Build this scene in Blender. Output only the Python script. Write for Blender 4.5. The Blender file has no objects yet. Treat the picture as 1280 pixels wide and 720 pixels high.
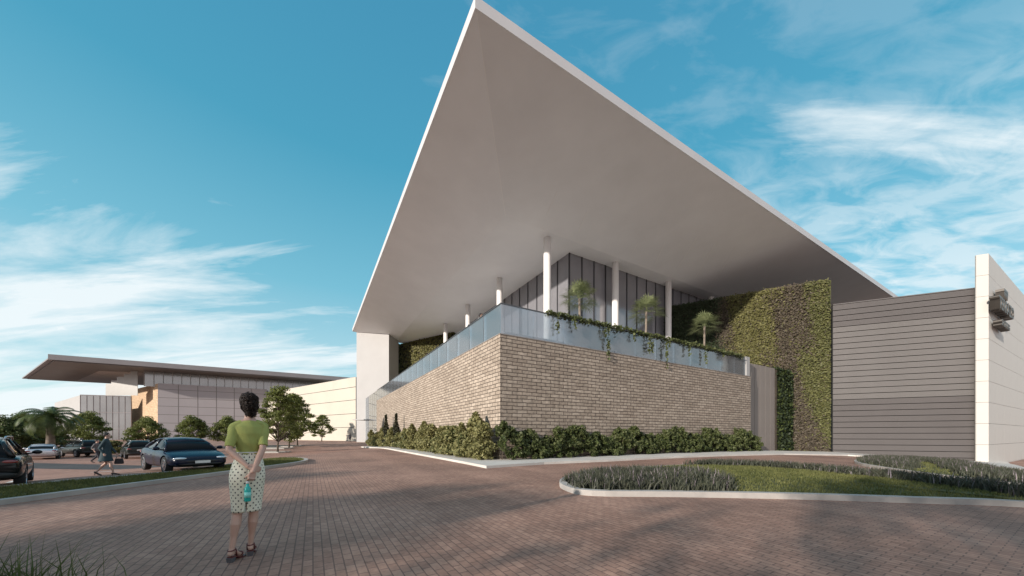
import bpy, bmesh, math, random
import numpy as np
from mathutils import Vector, Matrix
random.seed(7); RNG = np.random.default_rng(11)
SC = bpy.context.scene; COL = SC.collection
PI = math.pi
F, CX, HY, EYE = 425.0, 640.0, 544.0, 1.42          # focal length and horizon of the 1280x720 photograph, eye height
SUN_H = Vector((-0.735, -0.678)).normalized(); SUN_EL = math.radians(16)

def sstep(t):
    t = min(1, max(0, t)); return t*t*(3-2*t)
def tz(x, y):
    """height of the ground: falls gently to the service wing on the right and to the car park on the left"""
    q = x*0.9 - (y-30)*0.43
    z = -0.0014*min(32, max(0, q-10))**2
    z -= 0.65*sstep((-12.5-x)/13)*(1-sstep((y-45)/25))
    return z
def ray(px, py, d): return Vector(((px-CX)/F*d, d, EYE+(HY-py)/F*d))
def G(px, py, up=0.0):
    """point of the ground seen at this place of the photograph"""
    z = 0.0
    for _ in range(60):
        d = F*(EYE-z)/max(0.5, py-HY); z += 0.5*(tz((px-CX)/F*d, d)-z)
    return Vector(((px-CX)/F*d, d, tz((px-CX)/F*d, d)+up))
def V(x, y, z=0.0): return Vector((x, y, z))
U2 = Vector((0.863, 0.505, 0)).normalized(); V2 = Vector((-0.505, 0.863, 0)).normalized()
def S2L(*c): return tuple(((v/255)/12.92 if v/255 <= .04045 else ((v/255+.055)/1.055)**2.4) for v in c)

# ------------------------------------------------------------------ objects
def tag(o, label=None, cat=None, group=None, kind=None):
    if label: o['label'] = label
    if cat: o['category'] = cat
    if group: o['group'] = group
    if kind: o['kind'] = kind
    return o
def empty(name, loc, rz=0.0, label=None, cat=None, group=None, parent=None):
    o = bpy.data.objects.new(name, None); COL.objects.link(o); o.empty_display_size = 0.3
    o.location = loc; o.rotation_euler = (0, 0, rz)
    if parent: o.parent = parent
    return tag(o, label, cat, group)
def copy_tree(o, parent=None):
    c = o.copy(); COL.objects.link(c)
    if parent: c.parent = parent
    for ch in list(o.children): copy_tree(ch, c)
    return c
def link_mesh(name, me, parent=None, world=True, origin=True):
    """link a mesh whose vertices are in world space (world=True) or in the parent's own space"""
    ob = bpy.data.objects.new(name, me); COL.objects.link(ob)
    if parent:
        ob.parent = parent
        if world:
            off = Vector((0, 0, 0)); p = parent
            while p: off += p.location; p = p.parent
            me.transform(Matrix.Translation(-off))
    if origin:                       # put the origin at the base of the piece
        n = len(me.vertices); a = np.empty(n*3); me.vertices.foreach_get('co', a); a = a.reshape(-1, 3)
        lo, hi = a.min(0), a.max(0); c = Vector(((lo[0]+hi[0])/2, (lo[1]+hi[1])/2, lo[2]))
        me.transform(Matrix.Translation(-c)); ob.location = c
    return ob
class MB:
    def __init__(s): s.v = []; s.f = []; s.m = []; s.uvs = {}
    def face(s, pts, m=0):
        i = len(s.v); s.v += [tuple(p) for p in pts]; s.f.append(list(range(i, i+len(pts)))); s.m.append(m)
    def hexa(s, b, t, m=0):
        """solid from four bottom and four top corners (both anticlockwise seen from above)"""
        i = len(s.v); s.v += [tuple(p) for p in b]+[tuple(p) for p in t]
        for f in ((3,2,1,0),(4,5,6,7),(0,1,5,4),(1,2,6,5),(2,3,7,6),(3,0,4,7)): s.f.append([i+k for k in f]); s.m.append(m)
    def para(s, o, ax, ay, az, m=0):
        o, ax, ay, az = Vector(o), Vector(ax), Vector(ay), Vector(az)
        if ax.cross(ay).dot(az) < 0: ax, ay = ay, ax
        b = [o, o+ax, o+ax+ay, o+ay]; s.hexa(b, [p+az for p in b], m)
    def box(s, c, sx, sy, sz, m=0, rz=0.0):
        a = V(math.cos(rz), math.sin(rz))*sx; b = V(-math.sin(rz), math.cos(rz))*sy
        s.para(Vector(c)-a/2-b/2-V(0,0,sz/2), a, b, V(0,0,sz), m)
    def prism(s, poly, z0, z1, m=0):
        n = len(poly); i = len(s.v)
        s.v += [(p[0], p[1], z0) for p in poly]+[(p[0], p[1], z1) for p in poly]
        s.f.append([i+n+k for k in range(n)]); s.m.append(m); s.f.append([i+k for k in reversed(range(n))]); s.m.append(m)
        for k in range(n): s.f.append([i+k, i+(k+1)%n, i+n+(k+1)%n, i+n+k]); s.m.append(m)
    def rings(s, rings, cap=True, m=0):
        n = len(rings[0]); i = len(s.v)
        for r in rings: s.v += [tuple(p) for p in r]
        for a in range(len(rings)-1):
            for k in range(n):
                s.f.append([i+a*n+k, i+a*n+(k+1)%n, i+(a+1)*n+(k+1)%n, i+(a+1)*n+k]); s.m.append(m)
        if cap:
            s.f.append([i+k for k in reversed(range(n))]); s.m.append(m)
            s.f.append([i+(len(rings)-1)*n+k for k in range(n)]); s.m.append(m)
    def tube(s, pts, rad, n=8, m=0, cap=True, round_=False, flat=1.0):
        pts = [Vector(p) for p in pts]
        if not hasattr(rad, '__len__'): rad = [rad]*len(pts)
        rad = list(rad)
        if round_:
            d0 = (pts[0]-pts[1]).normalized(); d1 = (pts[-1]-pts[-2]).normalized()
            h0 = [(pts[0]+d0*rad[0]*a, rad[0]*b) for a, b in ((.97,.25),(.8,.6),(.45,.9))]
            h1 = [(pts[-1]+d1*rad[-1]*a, rad[-1]*b) for a, b in ((.45,.9),(.8,.6),(.97,.25))]
            pts = [p for p, _ in h0]+pts+[p for p, _ in h1]; rad = [r for _, r in h0]+rad+[r for _, r in h1]
        rs = []; ref = None
        for k, p in enumerate(pts):
            d = (pts[min(k+1, len(pts)-1)]-pts[max(k-1, 0)]).normalized()
            if ref is None:
                ref = d.cross(V(0,0,1)) if abs(d.z) < .9 else d.cross(V(0,1,0))
            ref = (ref-d*ref.dot(d)).normalized(); b = d.cross(ref)
            rs.append([p+ref*math.cos(2*PI*j/n)*rad[k]+b*math.sin(2*PI*j/n)*rad[k]*flat for j in range(n)])
        s.rings(rs, cap, m)
    def ell(s, specs, n=20, m=0, p=1.0):
        """stack of horizontal ellipses (z, cx, cy, rx, ry)"""
        s.rings([[(cx+rx*math.copysign(abs(math.cos(2*PI*j/n))**p, math.cos(2*PI*j/n)), cy+ry*math.copysign(abs(math.sin(2*PI*j/n))**p, math.sin(2*PI*j/n)), z) for j in range(n)] for z, cx, cy, rx, ry in specs], True, m)
    def ball(s, c, rx, ry, rz, n=14, k=8, m=0):
        s.ell([(c[2]-rz*math.cos(PI*(a+.08)/(k+.16)), c[0], c[1], rx*math.sin(PI*(a+.08)/(k+.16)), ry*math.sin(PI*(a+.08)/(k+.16))) for a in range(k+1)], n, m)
    def xform(s, M): s.v = [tuple(M @ Vector(p)) for p in s.v]; return s
    def mesh(s, name, mats, smooth=False, uv=True):
        me = bpy.data.meshes.new(name); me.from_pydata(s.v, [], s.f)
        if not isinstance(mats, (list, tuple)): mats = [mats]
        for m in mats: me.materials.append(m)
        if len(mats) > 1: me.polygons.foreach_set('material_index', s.m)
        if smooth: me.polygons.foreach_set('use_smooth', [True]*len(s.f))
        if uv: auto_uv(me)
        me.update(); return me
    def build(s, name, mats, parent=None, smooth=False, world=True, uv=True, origin=True):
        return link_mesh(name, s.mesh(name, mats, smooth, uv), parent, world, origin)
def auto_uv(me):
    """box mapping in metres: along the wall and up, or x and y on level faces"""
    L = me.uv_layers.new(name='UVMap'); co = me.vertices
    for p in me.polygons:
        n = p.normal
        if abs(n.z) > .75: ax, ay = V(1,0,0), V(0,1,0)
        else: ax = V(-n.y, n.x, 0).normalized(); ay = V(0,0,1)
        for li in p.loop_indices:
            c = co[me.loops[li].vertex_index].co; L.data[li].uv = (c.dot(ax), c.dot(ay))
def evaluated(me, *mods):
    """a mesh with modifiers applied: (type, {settings})"""
    ob = bpy.data.objects.new('tmp', me); COL.objects.link(ob)
    for ty, st in mods:
        m = ob.modifiers.new('m', ty)
        for k, v in st.items(): setattr(m, k, v)
    dg = bpy.context.evaluated_depsgraph_get(); dg.update()
    out = bpy.data.meshes.new_from_object(ob.evaluated_get(dg))
    out.materials.clear()
    for m in me.materials: out.materials.append(m)
    bpy.data.objects.remove(ob); return out
def np_mesh(name, verts, faces, mats, midx=None, smooth=False):
    me = bpy.data.meshes.new(name); n, k = faces.shape
    me.vertices.add(len(verts)); me.vertices.foreach_set('co', np.asarray(verts, dtype=np.float32).ravel())
    me.loops.add(n*k); me.loops.foreach_set('vertex_index', faces.astype(np.int32).ravel())
    me.polygons.add(n); me.polygons.foreach_set('loop_start', (np.arange(n)*k).astype(np.int32))
    if not isinstance(mats, (list, tuple)): mats = [mats]
    for m in mats: me.materials.append(m)
    if midx is not None: me.polygons.foreach_set('material_index', np.asarray(midx, dtype=np.int32))
    me.update(calc_edges=True); me.validate(); return me
def unit(a): return a/np.maximum(1e-9, np.linalg.norm(a, axis=1, keepdims=True))
def leaves(P, size, aspect=.55, up=0.0, rng=RNG, face=None):
    """one small leaf-shaped face at every point: (verts, quads)"""
    n = len(P); t = rng.normal(size=(n, 3)); nn = rng.normal(size=(n, 3))
    if up: nn[:, 2] += up*2
    if face is not None: nn += np.asarray(face)*2.0
    nn = unit(nn); t = unit(t-nn*(t*nn).sum(1, keepdims=True)); b = np.cross(nn, t)
    s = (size*(.65+.7*rng.random(n)))[:, None]
    v = np.stack([P-t*s*.5, P+b*s*aspect*.5+nn*s*.08, P+t*s*.5, P-b*s*aspect*.5+nn*s*.08], 1).reshape(-1, 3)
    return v, np.arange(4*n).reshape(n, 4)
def blades(P, h, w, lean=.35, rng=RNG):
    """upright pointed blades: two quads folded to a bent tip -> (verts, tris)"""
    n = len(P); a = rng.random(n)*2*PI; hh = (h*(.6+.7*rng.random(n)))[:, None]; d = np.stack([np.cos(a), np.sin(a), np.zeros(n)], 1)
    b2 = rng.random(n)*2*PI; l = np.stack([np.cos(b2), np.sin(b2), np.zeros(n)], 1)*hh*lean*rng.random((n, 1))
    up = np.array([[0, 0, 1.0]])
    v = np.stack([P-d*w/2, P+d*w/2, P+l*.4+up*hh*.6+d*w*.35, P+l*.4+up*hh*.6-d*w*.35, P+l*1.2+up*hh], 1).reshape(-1, 3)
    i = np.arange(n)[:, None]*5
    f = np.concatenate([i+np.array([[0,1,2]]), i+np.array([[0,2,3]]), i+np.array([[3,2,4]])], 0)
    return v, f

# ------------------------------------------------------------------ materials
class NT:
    def __init__(s, nt): s.nt = nt
    def n(s, ty, **kw):
        nd = s.nt.nodes.new(ty)
        for k, v in kw.items():
            if k in nd.bl_rna.properties.keys(): setattr(nd, k, v)
        return nd
    def l(s, a, b): s.nt.links.new(a, b)
    def val(s, sock, v): sock.default_value = v
    def math(s, op, a, b=None):
        nd = s.n('ShaderNodeMath', operation=op)
        for i, x in enumerate((a, b)):
            if x is None: continue
            if hasattr(x, 'links') or hasattr(x, 'node'): s.l(x, nd.inputs[i])
            else: nd.inputs[i].default_value = x
        return nd.outputs[0]
    def noise(s, vec, scale, detail=4, rough=.55, dist=0.0):
        nd = s.n('ShaderNodeTexNoise'); nd.inputs['Scale'].default_value = scale; nd.inputs['Detail'].default_value = detail
        nd.inputs['Roughness'].default_value = rough; nd.inputs['Distortion'].default_value = dist
        if vec is not None: s.l(vec, nd.inputs['Vector'])
        return nd.outputs['Fac']
    def ramp(s, fac, stops):
        nd = s.n('ShaderNodeValToRGB'); el = nd.color_ramp.elements
        while len(el) < len(stops): el.new(.5)
        for e, (p, c) in zip(el, stops): e.position = p; e.color = (*c, 1) if len(c) == 3 else c
        s.l(fac, nd.inputs[0]); return nd.outputs[0]
    def mix(s, fac, a, b, mode='MIX'):
        nd = s.n('ShaderNodeMix', data_type='RGBA', blend_type=mode)
        for sock, x in ((nd.inputs[0], fac), (nd.inputs[6], a), (nd.inputs[7], b)):
            if hasattr(x, 'node'): s.l(x, sock)
            elif hasattr(x, '__len__'): sock.default_value = (*x, 1)
            else: sock.default_value = x
        return nd.outputs[2]
    def bump(s, h, strength, dist=.02):
        nd = s.n('ShaderNodeBump'); nd.inputs['Strength'].default_value = strength; nd.inputs['Distance'].default_value = dist
        s.l(h, nd.inputs['Height']); return nd.outputs['Normal']
def new_mat(name):
    m = bpy.data.materials.new(name); m.use_nodes = True; t = NT(m.node_tree)
    return m, t, m.node_tree.nodes['Principled BSDF']
def dark(c, k): return tuple(v*k for v in c)
def surf(name, c, rough=.6, metal=0.0, var=.18, scale=1.5, bump=0.0, bscale=30, coat=0.0, spec=.5, streak=False):
    """a plain surface with soft, uneven colour and a little relief"""
    m, t, b = new_mat(name); tc = t.n('ShaderNodeTexCoord').outputs['Object']
    if streak:
        mp = t.n('ShaderNodeMapping'); mp.inputs['Scale'].default_value = (1, 1, .12); t.l(tc, mp.inputs[0]); v = mp.outputs[0]
    else: v = tc
    t.l(t.ramp(t.noise(v, scale, 6, .6), [(.3, dark(c, 1-var)), (.7, tuple(min(1, x*(1+var*.6)) for x in c))]), b.inputs['Base Color'])
    b.inputs['Roughness'].default_value = rough; b.inputs['Metallic'].default_value = metal
    b.inputs['Coat Weight'].default_value = coat; b.inputs['Coat Roughness'].default_value = .04; b.inputs['Specular IOR Level'].default_value = spec
    if bump: t.l(t.bump(t.noise(tc, bscale, 4), bump), b.inputs['Normal'])
    return m
def leaf_mat(name, c1, c2, rough=.55, trans=.3, scale=1.2):
    m, t, b = new_mat(name); tc = t.n('ShaderNodeTexCoord').outputs['Object']; g = t.n('ShaderNodeNewGeometry')
    col = t.mix(g.outputs['Random Per Island'], t.ramp(t.noise(tc, scale, 3), [(.35, c1), (.65, c2)]), t.ramp(t.noise(tc, scale*4, 3), [(.35, dark(c1, .6)), (.65, tuple(min(1, v*1.25) for v in c2))]))
    t.l(col, b.inputs['Base Color']); b.inputs['Roughness'].default_value = rough; b.inputs['Specular IOR Level'].default_value = .3
    tr = t.n('ShaderNodeBsdfTranslucent'); t.l(col, tr.inputs['Color']); mx = t.n('ShaderNodeMixShader'); mx.inputs[0].default_value = trans
    out = m.node_tree.nodes['Material Output']; t.l(b.outputs[0], mx.inputs[1]); t.l(tr.outputs[0], mx.inputs[2]); t.l(mx.outputs[0], out.inputs[0])
    return m
def glass_mat(name, tint, clear=.5, rough=.03, body=(.3,.36,.4), bodyf=.15):
    """sheet glass: see-through tinted, mirror-like at a slant, a little milky"""
    m, t, b = new_mat(name); out = m.node_tree.nodes['Material Output']
    tr = t.n('ShaderNodeBsdfTransparent'); tr.inputs[0].default_value = (*tint, 1)
    gl = t.n('ShaderNodeBsdfGlossy'); gl.inputs['Roughness'].default_value = rough; gl.inputs[0].default_value = (.80, .83, .86, 1)
    df = t.n('ShaderNodeBsdfDiffuse'); df.inputs[0].default_value = (*body, 1)
    fr = t.n('ShaderNodeFresnel'); fr.inputs[0].default_value = 1.5
    k = t.math('ADD', t.math('MULTIPLY', fr.outputs[0], .85), (1-clear)*.35)
    m1 = t.n('ShaderNodeMixShader'); m1.inputs[0].default_value = bodyf; t.l(tr.outputs[0], m1.inputs[1]); t.l(df.outputs[0], m1.inputs[2])
    m2 = t.n('ShaderNodeMixShader'); t.l(k, m2.inputs[0]); t.l(m1.outputs[0], m2.inputs[1]); t.l(gl.outputs[0], m2.inputs[2]); t.l(m2.outputs[0], out.inputs[0])
    return m
def brick_mat(name, c1, c2, mortar, bw, bh, ms, rough=.85, bump=.6, bdist=.03, coord='UV', rot=0.0, var=.25, big=.25, offset=.5, shift=0.0, wob=0.0):
    m, t, b = new_mat(name); tc = t.n('ShaderNodeTexCoord')
    src = tc.outputs['UV'] if coord == 'UV' else t.n('ShaderNodeNewGeometry').outputs['Position']
    mp = t.n('ShaderNodeMapping'); mp.inputs['Rotation'].default_value = (0, 0, rot); mp.inputs['Location'].default_value = (shift, 0, 0); t.l(src, mp.inputs[0]); v = mp.outputs[0]
    if wob:
        ns = t.n('ShaderNodeTexNoise'); ns.inputs['Scale'].default_value = 2.2; t.l(v, ns.inputs['Vector']); vm = t.n('ShaderNodeVectorMath', operation='SCALE'); vm.inputs['Scale'].default_value = wob; t.l(ns.outputs['Color'], vm.inputs[0]); va = t.n('ShaderNodeVectorMath', operation='ADD'); t.l(v, va.inputs[0]); t.l(vm.outputs[0], va.inputs[1]); v = va.outputs[0]
    bt = t.n('ShaderNodeTexBrick', offset=offset); t.l(v, bt.inputs['Vector'])
    for k, x in (('Scale', 1.0), ('Brick Width', bw), ('Row Height', bh), ('Mortar Size', ms), ('Mortar Smooth', .15), ('Bias', 0.0)): bt.inputs[k].default_value = x
    bt.inputs['Color1'].default_value = (*c1, 1); bt.inputs['Color2'].default_value = (*c2, 1); bt.inputs['Mortar'].default_value = (*mortar, 1)
    n1 = t.noise(v, 1.0/bh*.9, 5, .7); col = t.mix(1.0, bt.outputs['Color'], t.ramp(n1, [(.3, (1-var,)*3), (.7, (1+var*.5,)*3)]), 'MULTIPLY')
    n2 = t.noise(v, .23, 5, .6); col = t.mix(1.0, col, t.ramp(n2, [(.3, (1-big,)*3), (.7, (1+big*.35,)*3)]), 'MULTIPLY')
    if coord == 'POS':                             # worn wheel tracks and faint old stains
        m3 = t.n('ShaderNodeMapping'); m3.inputs['Scale'].default_value = (.05, .75, 1); t.l(v, m3.inputs[0]); col = t.mix(1.0, col, t.ramp(t.noise(m3.outputs[0], 1.0, 4, .6), [(.35, (.84,.83,.84)), (.62, (1.04,)*3)]), 'MULTIPLY')
        col = t.mix(1.0, col, t.ramp(t.noise(v, 1.1, 6, .7, .8), [(.26, (.62,.6,.6)), (.36, (1,1,1))]), 'MULTIPLY')
    t.l(col, b.inputs['Base Color']); b.inputs['Roughness'].default_value = rough; b.inputs['Specular IOR Level'].default_value = .3
    h = t.math('ADD', t.math('MULTIPLY', t.math('SUBTRACT', 1.0, bt.outputs['Fac']), 1.0), t.math('MULTIPLY', n1, .55))
    t.l(t.bump(h, bump, bdist), b.inputs['Normal'])
    return m
UROT = math.atan2(U2.y, U2.x)
M = {}
M['paver'] = brick_mat('brick paving', S2L(178,142,124), S2L(160,125,109), S2L(124,99,89), .20, .10, .007, .8, .3, .008, 'POS', -UROT-PI/2, .24, .34)
M['lot'] = brick_mat('pink block paving', S2L(176,136,118), S2L(160,122,106), S2L(126,100,90), .4, .2, .012, .85, .3, .008, 'POS', 0.2, .2, .2)
M['asphalt'] = surf('asphalt', (.055,.05,.05), .85, var=.35, scale=.7, bump=.4, bscale=90)
M['kerb'] = surf('kerb concrete', (.40,.375,.35), .8, var=.22, scale=1.2, bump=.15, bscale=40)
M['pave'] = surf('pale pavement concrete', (.55,.52,.48), .8, var=.15, scale=.8, bump=.15, bscale=30)
M['paint'] = surf('white road paint', (.7,.68,.65), .7, var=.3, scale=3)
M['lawn'] = surf('lawn soil', (.095,.10,.036), .95, var=.4, scale=2, bump=.5, bscale=30)
M['soil'] = surf('planting soil', (.035,.028,.02), .95, var=.4, scale=3, bump=.5, bscale=25)
M['grass'] = leaf_mat('grass blades', (.105,.12,.038), (.17,.17,.058), .6, .35, .8)
M['stone'] = brick_mat('split stone courses', S2L(180,166,151), S2L(156,142,128), S2L(84,74,67), .66, .205, .018, .9, 1.0, .05, 'UV', 0, .36, .12, wob=.05)
M['white'] = surf('white render', (.38,.372,.365), .7, var=.05, scale=.3)
M['soffit'] = surf('painted soffit', (.88,.885,.89), .6, var=.05, scale=.25)
M['fascia'] = surf('white metal fascia', (.56,.535,.53), .45, var=.05, scale=.4)
M['roofing'] = surf('roof membrane', (.4,.4,.4), .8)
M['column'] = surf('white column paint', (.82,.80,.78), .45, var=.04)
M['terrace'] = surf('terrace paving', (.5,.47,.44), .7, var=.15, scale=1)
M['rail'] = surf('rail metal', (.12,.12,.125), .4, .6)
M['balglass'] = glass_mat('balustrade glass', (.74,.79,.83), .6, .08, (.40,.43,.45), .24)
M['lobbyglass'] = glass_mat('lobby glass', (.85,.9,.92), .6, .02, (.5,.52,.54), .15)
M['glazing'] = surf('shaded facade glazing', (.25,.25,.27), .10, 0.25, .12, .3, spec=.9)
M['mullion'] = surf('dark mullion', (.05,.05,.055), .4, .5)
M['panel'] = surf('grey cladding panel', (.25,.22,.20), .55, .1, .08, .5)
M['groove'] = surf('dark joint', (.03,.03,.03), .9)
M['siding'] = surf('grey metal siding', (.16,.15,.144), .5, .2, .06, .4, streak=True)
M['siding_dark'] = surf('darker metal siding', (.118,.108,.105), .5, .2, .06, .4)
M['pylon'] = surf('cream cladding', (.54,.515,.475), .6, var=.04, scale=.4)
M['sign'] = surf('bronze sign metal', (.10,.09,.08), .45, .5, .15, 3)
M['cream'] = surf('cream cladding boards', (.49,.45,.38), .7, var=.06, scale=.2)
M['mauve'] = surf('mauve grey panels', (.33,.305,.315), .7, var=.05, scale=.15)
M['beige'] = brick_mat('beige stone courses', S2L(205,178,148), S2L(190,164,136), S2L(150,128,106), 1.2, .5, .03, .9, .5, .05, 'UV', 0, .2, .1)
M['brownsoffit'] = surf('brown soffit boards', (.14,.125,.12), .6, var=.08, scale=.2)
M['brownfascia'] = surf('taupe roof edge', (.21,.195,.20), .55, var=.06, scale=.2)
M['farglass'] = surf('distant curtain glass', (.34,.35,.35), .16, .5, .2, .15, spec=.8)
M['slitglass'] = glass_mat('stair glass', (.85,.88,.86), .7, .05, (.45,.46,.45), .5)
M['bark'] = surf('bark', (.11,.085,.065), .9, var=.35, scale=6, bump=.7, bscale=30)
M['leaf'] = leaf_mat('tree leaves', (.10,.125,.03), (.18,.20,.055), trans=.35)
M['leaf_dark'] = leaf_mat('dark tree leaves', (.05,.075,.022), (.105,.13,.04))
M['hedge'] = leaf_mat('hedge leaves', (.07,.09,.03), (.13,.145,.06))
M['hedge_y'] = leaf_mat('yellow green shrub leaves', (.19,.185,.075), (.30,.285,.125))
M['shadow_leaf'] = leaf_mat('dark shadow column leaves', (.05,.055,.035), (.085,.085,.05), trans=.15)  # dark leaf tone of the two shadow columns
M['gw1'] = leaf_mat('yellow green wall leaves', (.14,.135,.05), (.20,.19,.075))
M['gw2'] = leaf_mat('mauve brown wall leaves', (.09,.075,.055), (.135,.11,.08))
M['gw3'] = leaf_mat('green wall leaves', (.105,.115,.042), (.165,.165,.065))
M['gw4'] = leaf_mat('deep green and painted shade leaves', (.018,.03,.014), (.04,.055,.025), trans=.1)  # deep green of the planted strip; on the tall wall, shade painted dark
M['palepane'] = surf('pale stair glass', (.36,.36,.34), .25, 0, .15, .3, spec=.6)
M['slot'] = surf('bright white strip', (.93,.93,.92), .5, var=.01)
M['liri'] = leaf_mat('border blades', (.042,.046,.034), (.085,.09,.06), trans=.2)
M['liri_f'] = leaf_mat('border flower spikes', (.16,.13,.15), (.25,.21,.23), trans=.1)
M['palm'] = leaf_mat('palm blades', (.05,.075,.02), (.10,.13,.04), .45)
M['palm_l'] = leaf_mat('pale fan palm blades', (.14,.17,.075), (.25,.28,.14), .5)
M['trunk'] = surf('palm trunk', (.20,.165,.13), .9, var=.35, scale=5, bump=.7, bscale=20)
SHADE_TREES = [(x-3.6, y-2.2, s, r) for x, y, s, r in [(-25,-5.5,.95,.3),(-18.5,-8.0,.9,1.2),(-14.5,-6.6,.75,2.2),(-5.4,-7.8,.95,3.1),(-.5,-9.4,.9,4.4),(5.5,-10.2,1.0,5.2),(-22,-14,1.1,.8),(-10.5,-16,1.0,2.6),(1,-16.5,1.1,1.9),(10.5,-11,1.0,.1),(-31,-8,1.1,3.6),(-22.5,-3.8,.8,2.0)]]
# ================================================================== camera, sun, sky
cam = bpy.data.objects.new('camera', bpy.data.cameras.new('camera')); COL.objects.link(cam); SC.camera = cam
cam.location = (0, 0, EYE); cam.rotation_euler = (PI/2, 0, 0)
cam.data.sensor_width = 36; cam.data.lens = 36*F/1280; cam.data.shift_y = (HY-360)/1280; cam.data.clip_end = 6000; cam.data.clip_start = .05
S3 = Vector((SUN_H.x*math.cos(SUN_EL), SUN_H.y*math.cos(SUN_EL), math.sin(SUN_EL)))
sl = bpy.data.lights.new('sun', 'SUN'); sl.energy = 4.5; sl.angle = math.radians(1.0); sl.color = (1, .905, .81)
so = bpy.data.objects.new('sun', sl); COL.objects.link(so); so.rotation_euler = (-S3).to_track_quat('-Z', 'Y').to_euler(); so.location = (-40, -20, 40)
w = bpy.data.worlds.new('World'); SC.world = w; w.use_nodes = True; t = NT(w.node_tree); bg = w.node_tree.nodes['Background']
sky = t.n('ShaderNodeTexSky', sky_type='NISHITA'); sky.sun_disc = False; sky.sun_elevation = SUN_EL; sky.sun_rotation = math.atan2(SUN_H.x, SUN_H.y)
sky.air_density = 1.0; sky.dust_density = .5; sky.ozone_density = 1.6
tc = t.n('ShaderNodeTexCoord').outputs['Generated']; sp = t.n('ShaderNodeSeparateXYZ'); t.l(tc, sp.inputs[0])
zc = t.math('MAXIMUM', sp.outputs[2], 0.0); den = t.math('ADD', zc, .16)
cb = t.n('ShaderNodeCombineXYZ'); t.l(t.math('DIVIDE', sp.outputs[0], den), cb.inputs[0]); t.l(t.math('DIVIDE', sp.outputs[1], den), cb.inputs[1])
def cmap(rz, sx, sy, loc):
    mp = t.n('ShaderNodeMapping'); mp.inputs['Rotation'].default_value = (0, 0, rz); mp.inputs['Scale'].default_value = (sx, sy, 1); mp.inputs['Location'].default_value = loc
    t.l(cb.outputs[0], mp.inputs[0]); return mp.outputs[0]
streak = t.noise(cmap(.30, .45, 1.8, (9.7, 2.1, 0)), 1.7, 9, .62, .5)       # long thin cirrus
puffs = t.noise(cmap(-.6, 1.0, 2.0, (1.3, 5.6, 0)), 5.0, 7, .58, .5)      # broken small clouds
broad = t.noise(cmap(0, 1, 1, (7.1, 2.2, 0)), .42, 3, .5)
left = t.math('SUBTRACT', t.math('MULTIPLY', sp.outputs[0], -.03), .02)   # more cloud to the left, low down
low = t.math('MULTIPLY', t.math('SUBTRACT', .34, zc), .55)
s1 = t.math('ADD', t.math('ADD', streak, t.math('MULTIPLY', broad, .55)), t.math('ADD', left, low))
c1 = t.ramp(s1, [(.78, (0,0,0)), (1.40, (.9,.9,.9))])
s2 = t.math('ADD', t.math('ADD', puffs, t.math('MULTIPLY', broad, .5)), t.math('MULTIPLY', sp.outputs[0], .22))
c2 = t.ramp(s2, [(.80, (0,0,0)), (1.42, (.72,.72,.72))])
back = t.ramp(t.math('MULTIPLY', sp.outputs[1], -1.0), [(.05, (0,0,0)), (.55, (1,1,1))])   # unseen overcast added behind and overhead to lift and warm the shadow fill
veil = t.ramp(t.math('ADD', t.noise(cmap(.9, .8, 1.2, (4.1, 8.3, 0)), 1.1, 6, .6), t.math('MULTIPLY', back, .55)), [(.62, (0,0,0)), (1.05, (.52,.52,.52))])
over = t.ramp(zc, [(.82, (0,0,0)), (1.0, (.5,.5,.5))])
cl = t.math('MINIMUM', t.math('ADD', t.math('ADD', c1, t.math('MULTIPLY', c2, t.ramp(zc, [(.28, (.85,.85,.85)), (.58, (.18,.18,.18))]))), t.math('ADD', t.math('MULTIPLY', veil, back), over)), .93)
tint = t.mix(1.0, sky.outputs[0], (.56, 1.22, 1.28), 'MULTIPLY')
K8 = lambda *c: tuple(v/8 for v in c)
air = t.ramp(zc, [(0, K8(5.9,6.4,6.5)), (.16, K8(3.7,5.4,5.9)), (.36, K8(1.55,4.0,5.0)), (.60, K8(.58,2.75,4.0)), (.9, K8(.42,2.05,3.45))])
air8 = t.n('ShaderNodeVectorMath', operation='SCALE'); air8.inputs['Scale'].default_value = 8.0; t.l(air, air8.inputs[0])
base = t.mix(.8, tint, air8.outputs[0])
t.l(t.mix(cl, base, t.mix(back, (6.3, 6.8, 7.0), (7.3, 6.5, 6.6))), bg.inputs[0]); bg.inputs[1].default_value = .105
SC.view_settings.view_transform = 'Standard'; SC.view_settings.look = 'None'; SC.view_settings.gamma = 1; SC.view_settings.use_curve_mapping = False; SC.view_settings.exposure = 0.45
SC.cycles.use_denoising = True; SC.cycles.max_bounces = 8; SC.cycles.transparent_max_bounces = 16; SC.cycles.sample_clamp_indirect = 6

# ================================================================== ground
def grid_lines(a, fine0, fine1, step, far):
    l = [-far, -far*.3, -far*.12]+list(np.arange(fine0, fine1+.01, step))+[far*.12, far*.3, far]
    return sorted(x for x in l)
gx = grid_lines(0, -60, 70, 1.0, 3000); gy = grid_lines(0, -20, 100, 1.0, 3000)
mb = MB(); mb.v = [(x, y, tz(x, y)) for y in gy for x in gx]; nx = len(gx)
mb.f = [[j*nx+i, j*nx+i+1, (j+1)*nx+i+1, (j+1)*nx+i] for j in range(len(gy)-1) for i in range(nx-1)]; mb.m = [0]*len(mb.f)
tag(mb.build('ground', M['paver'], smooth=True, uv=False, origin=False), kind='structure')

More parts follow.
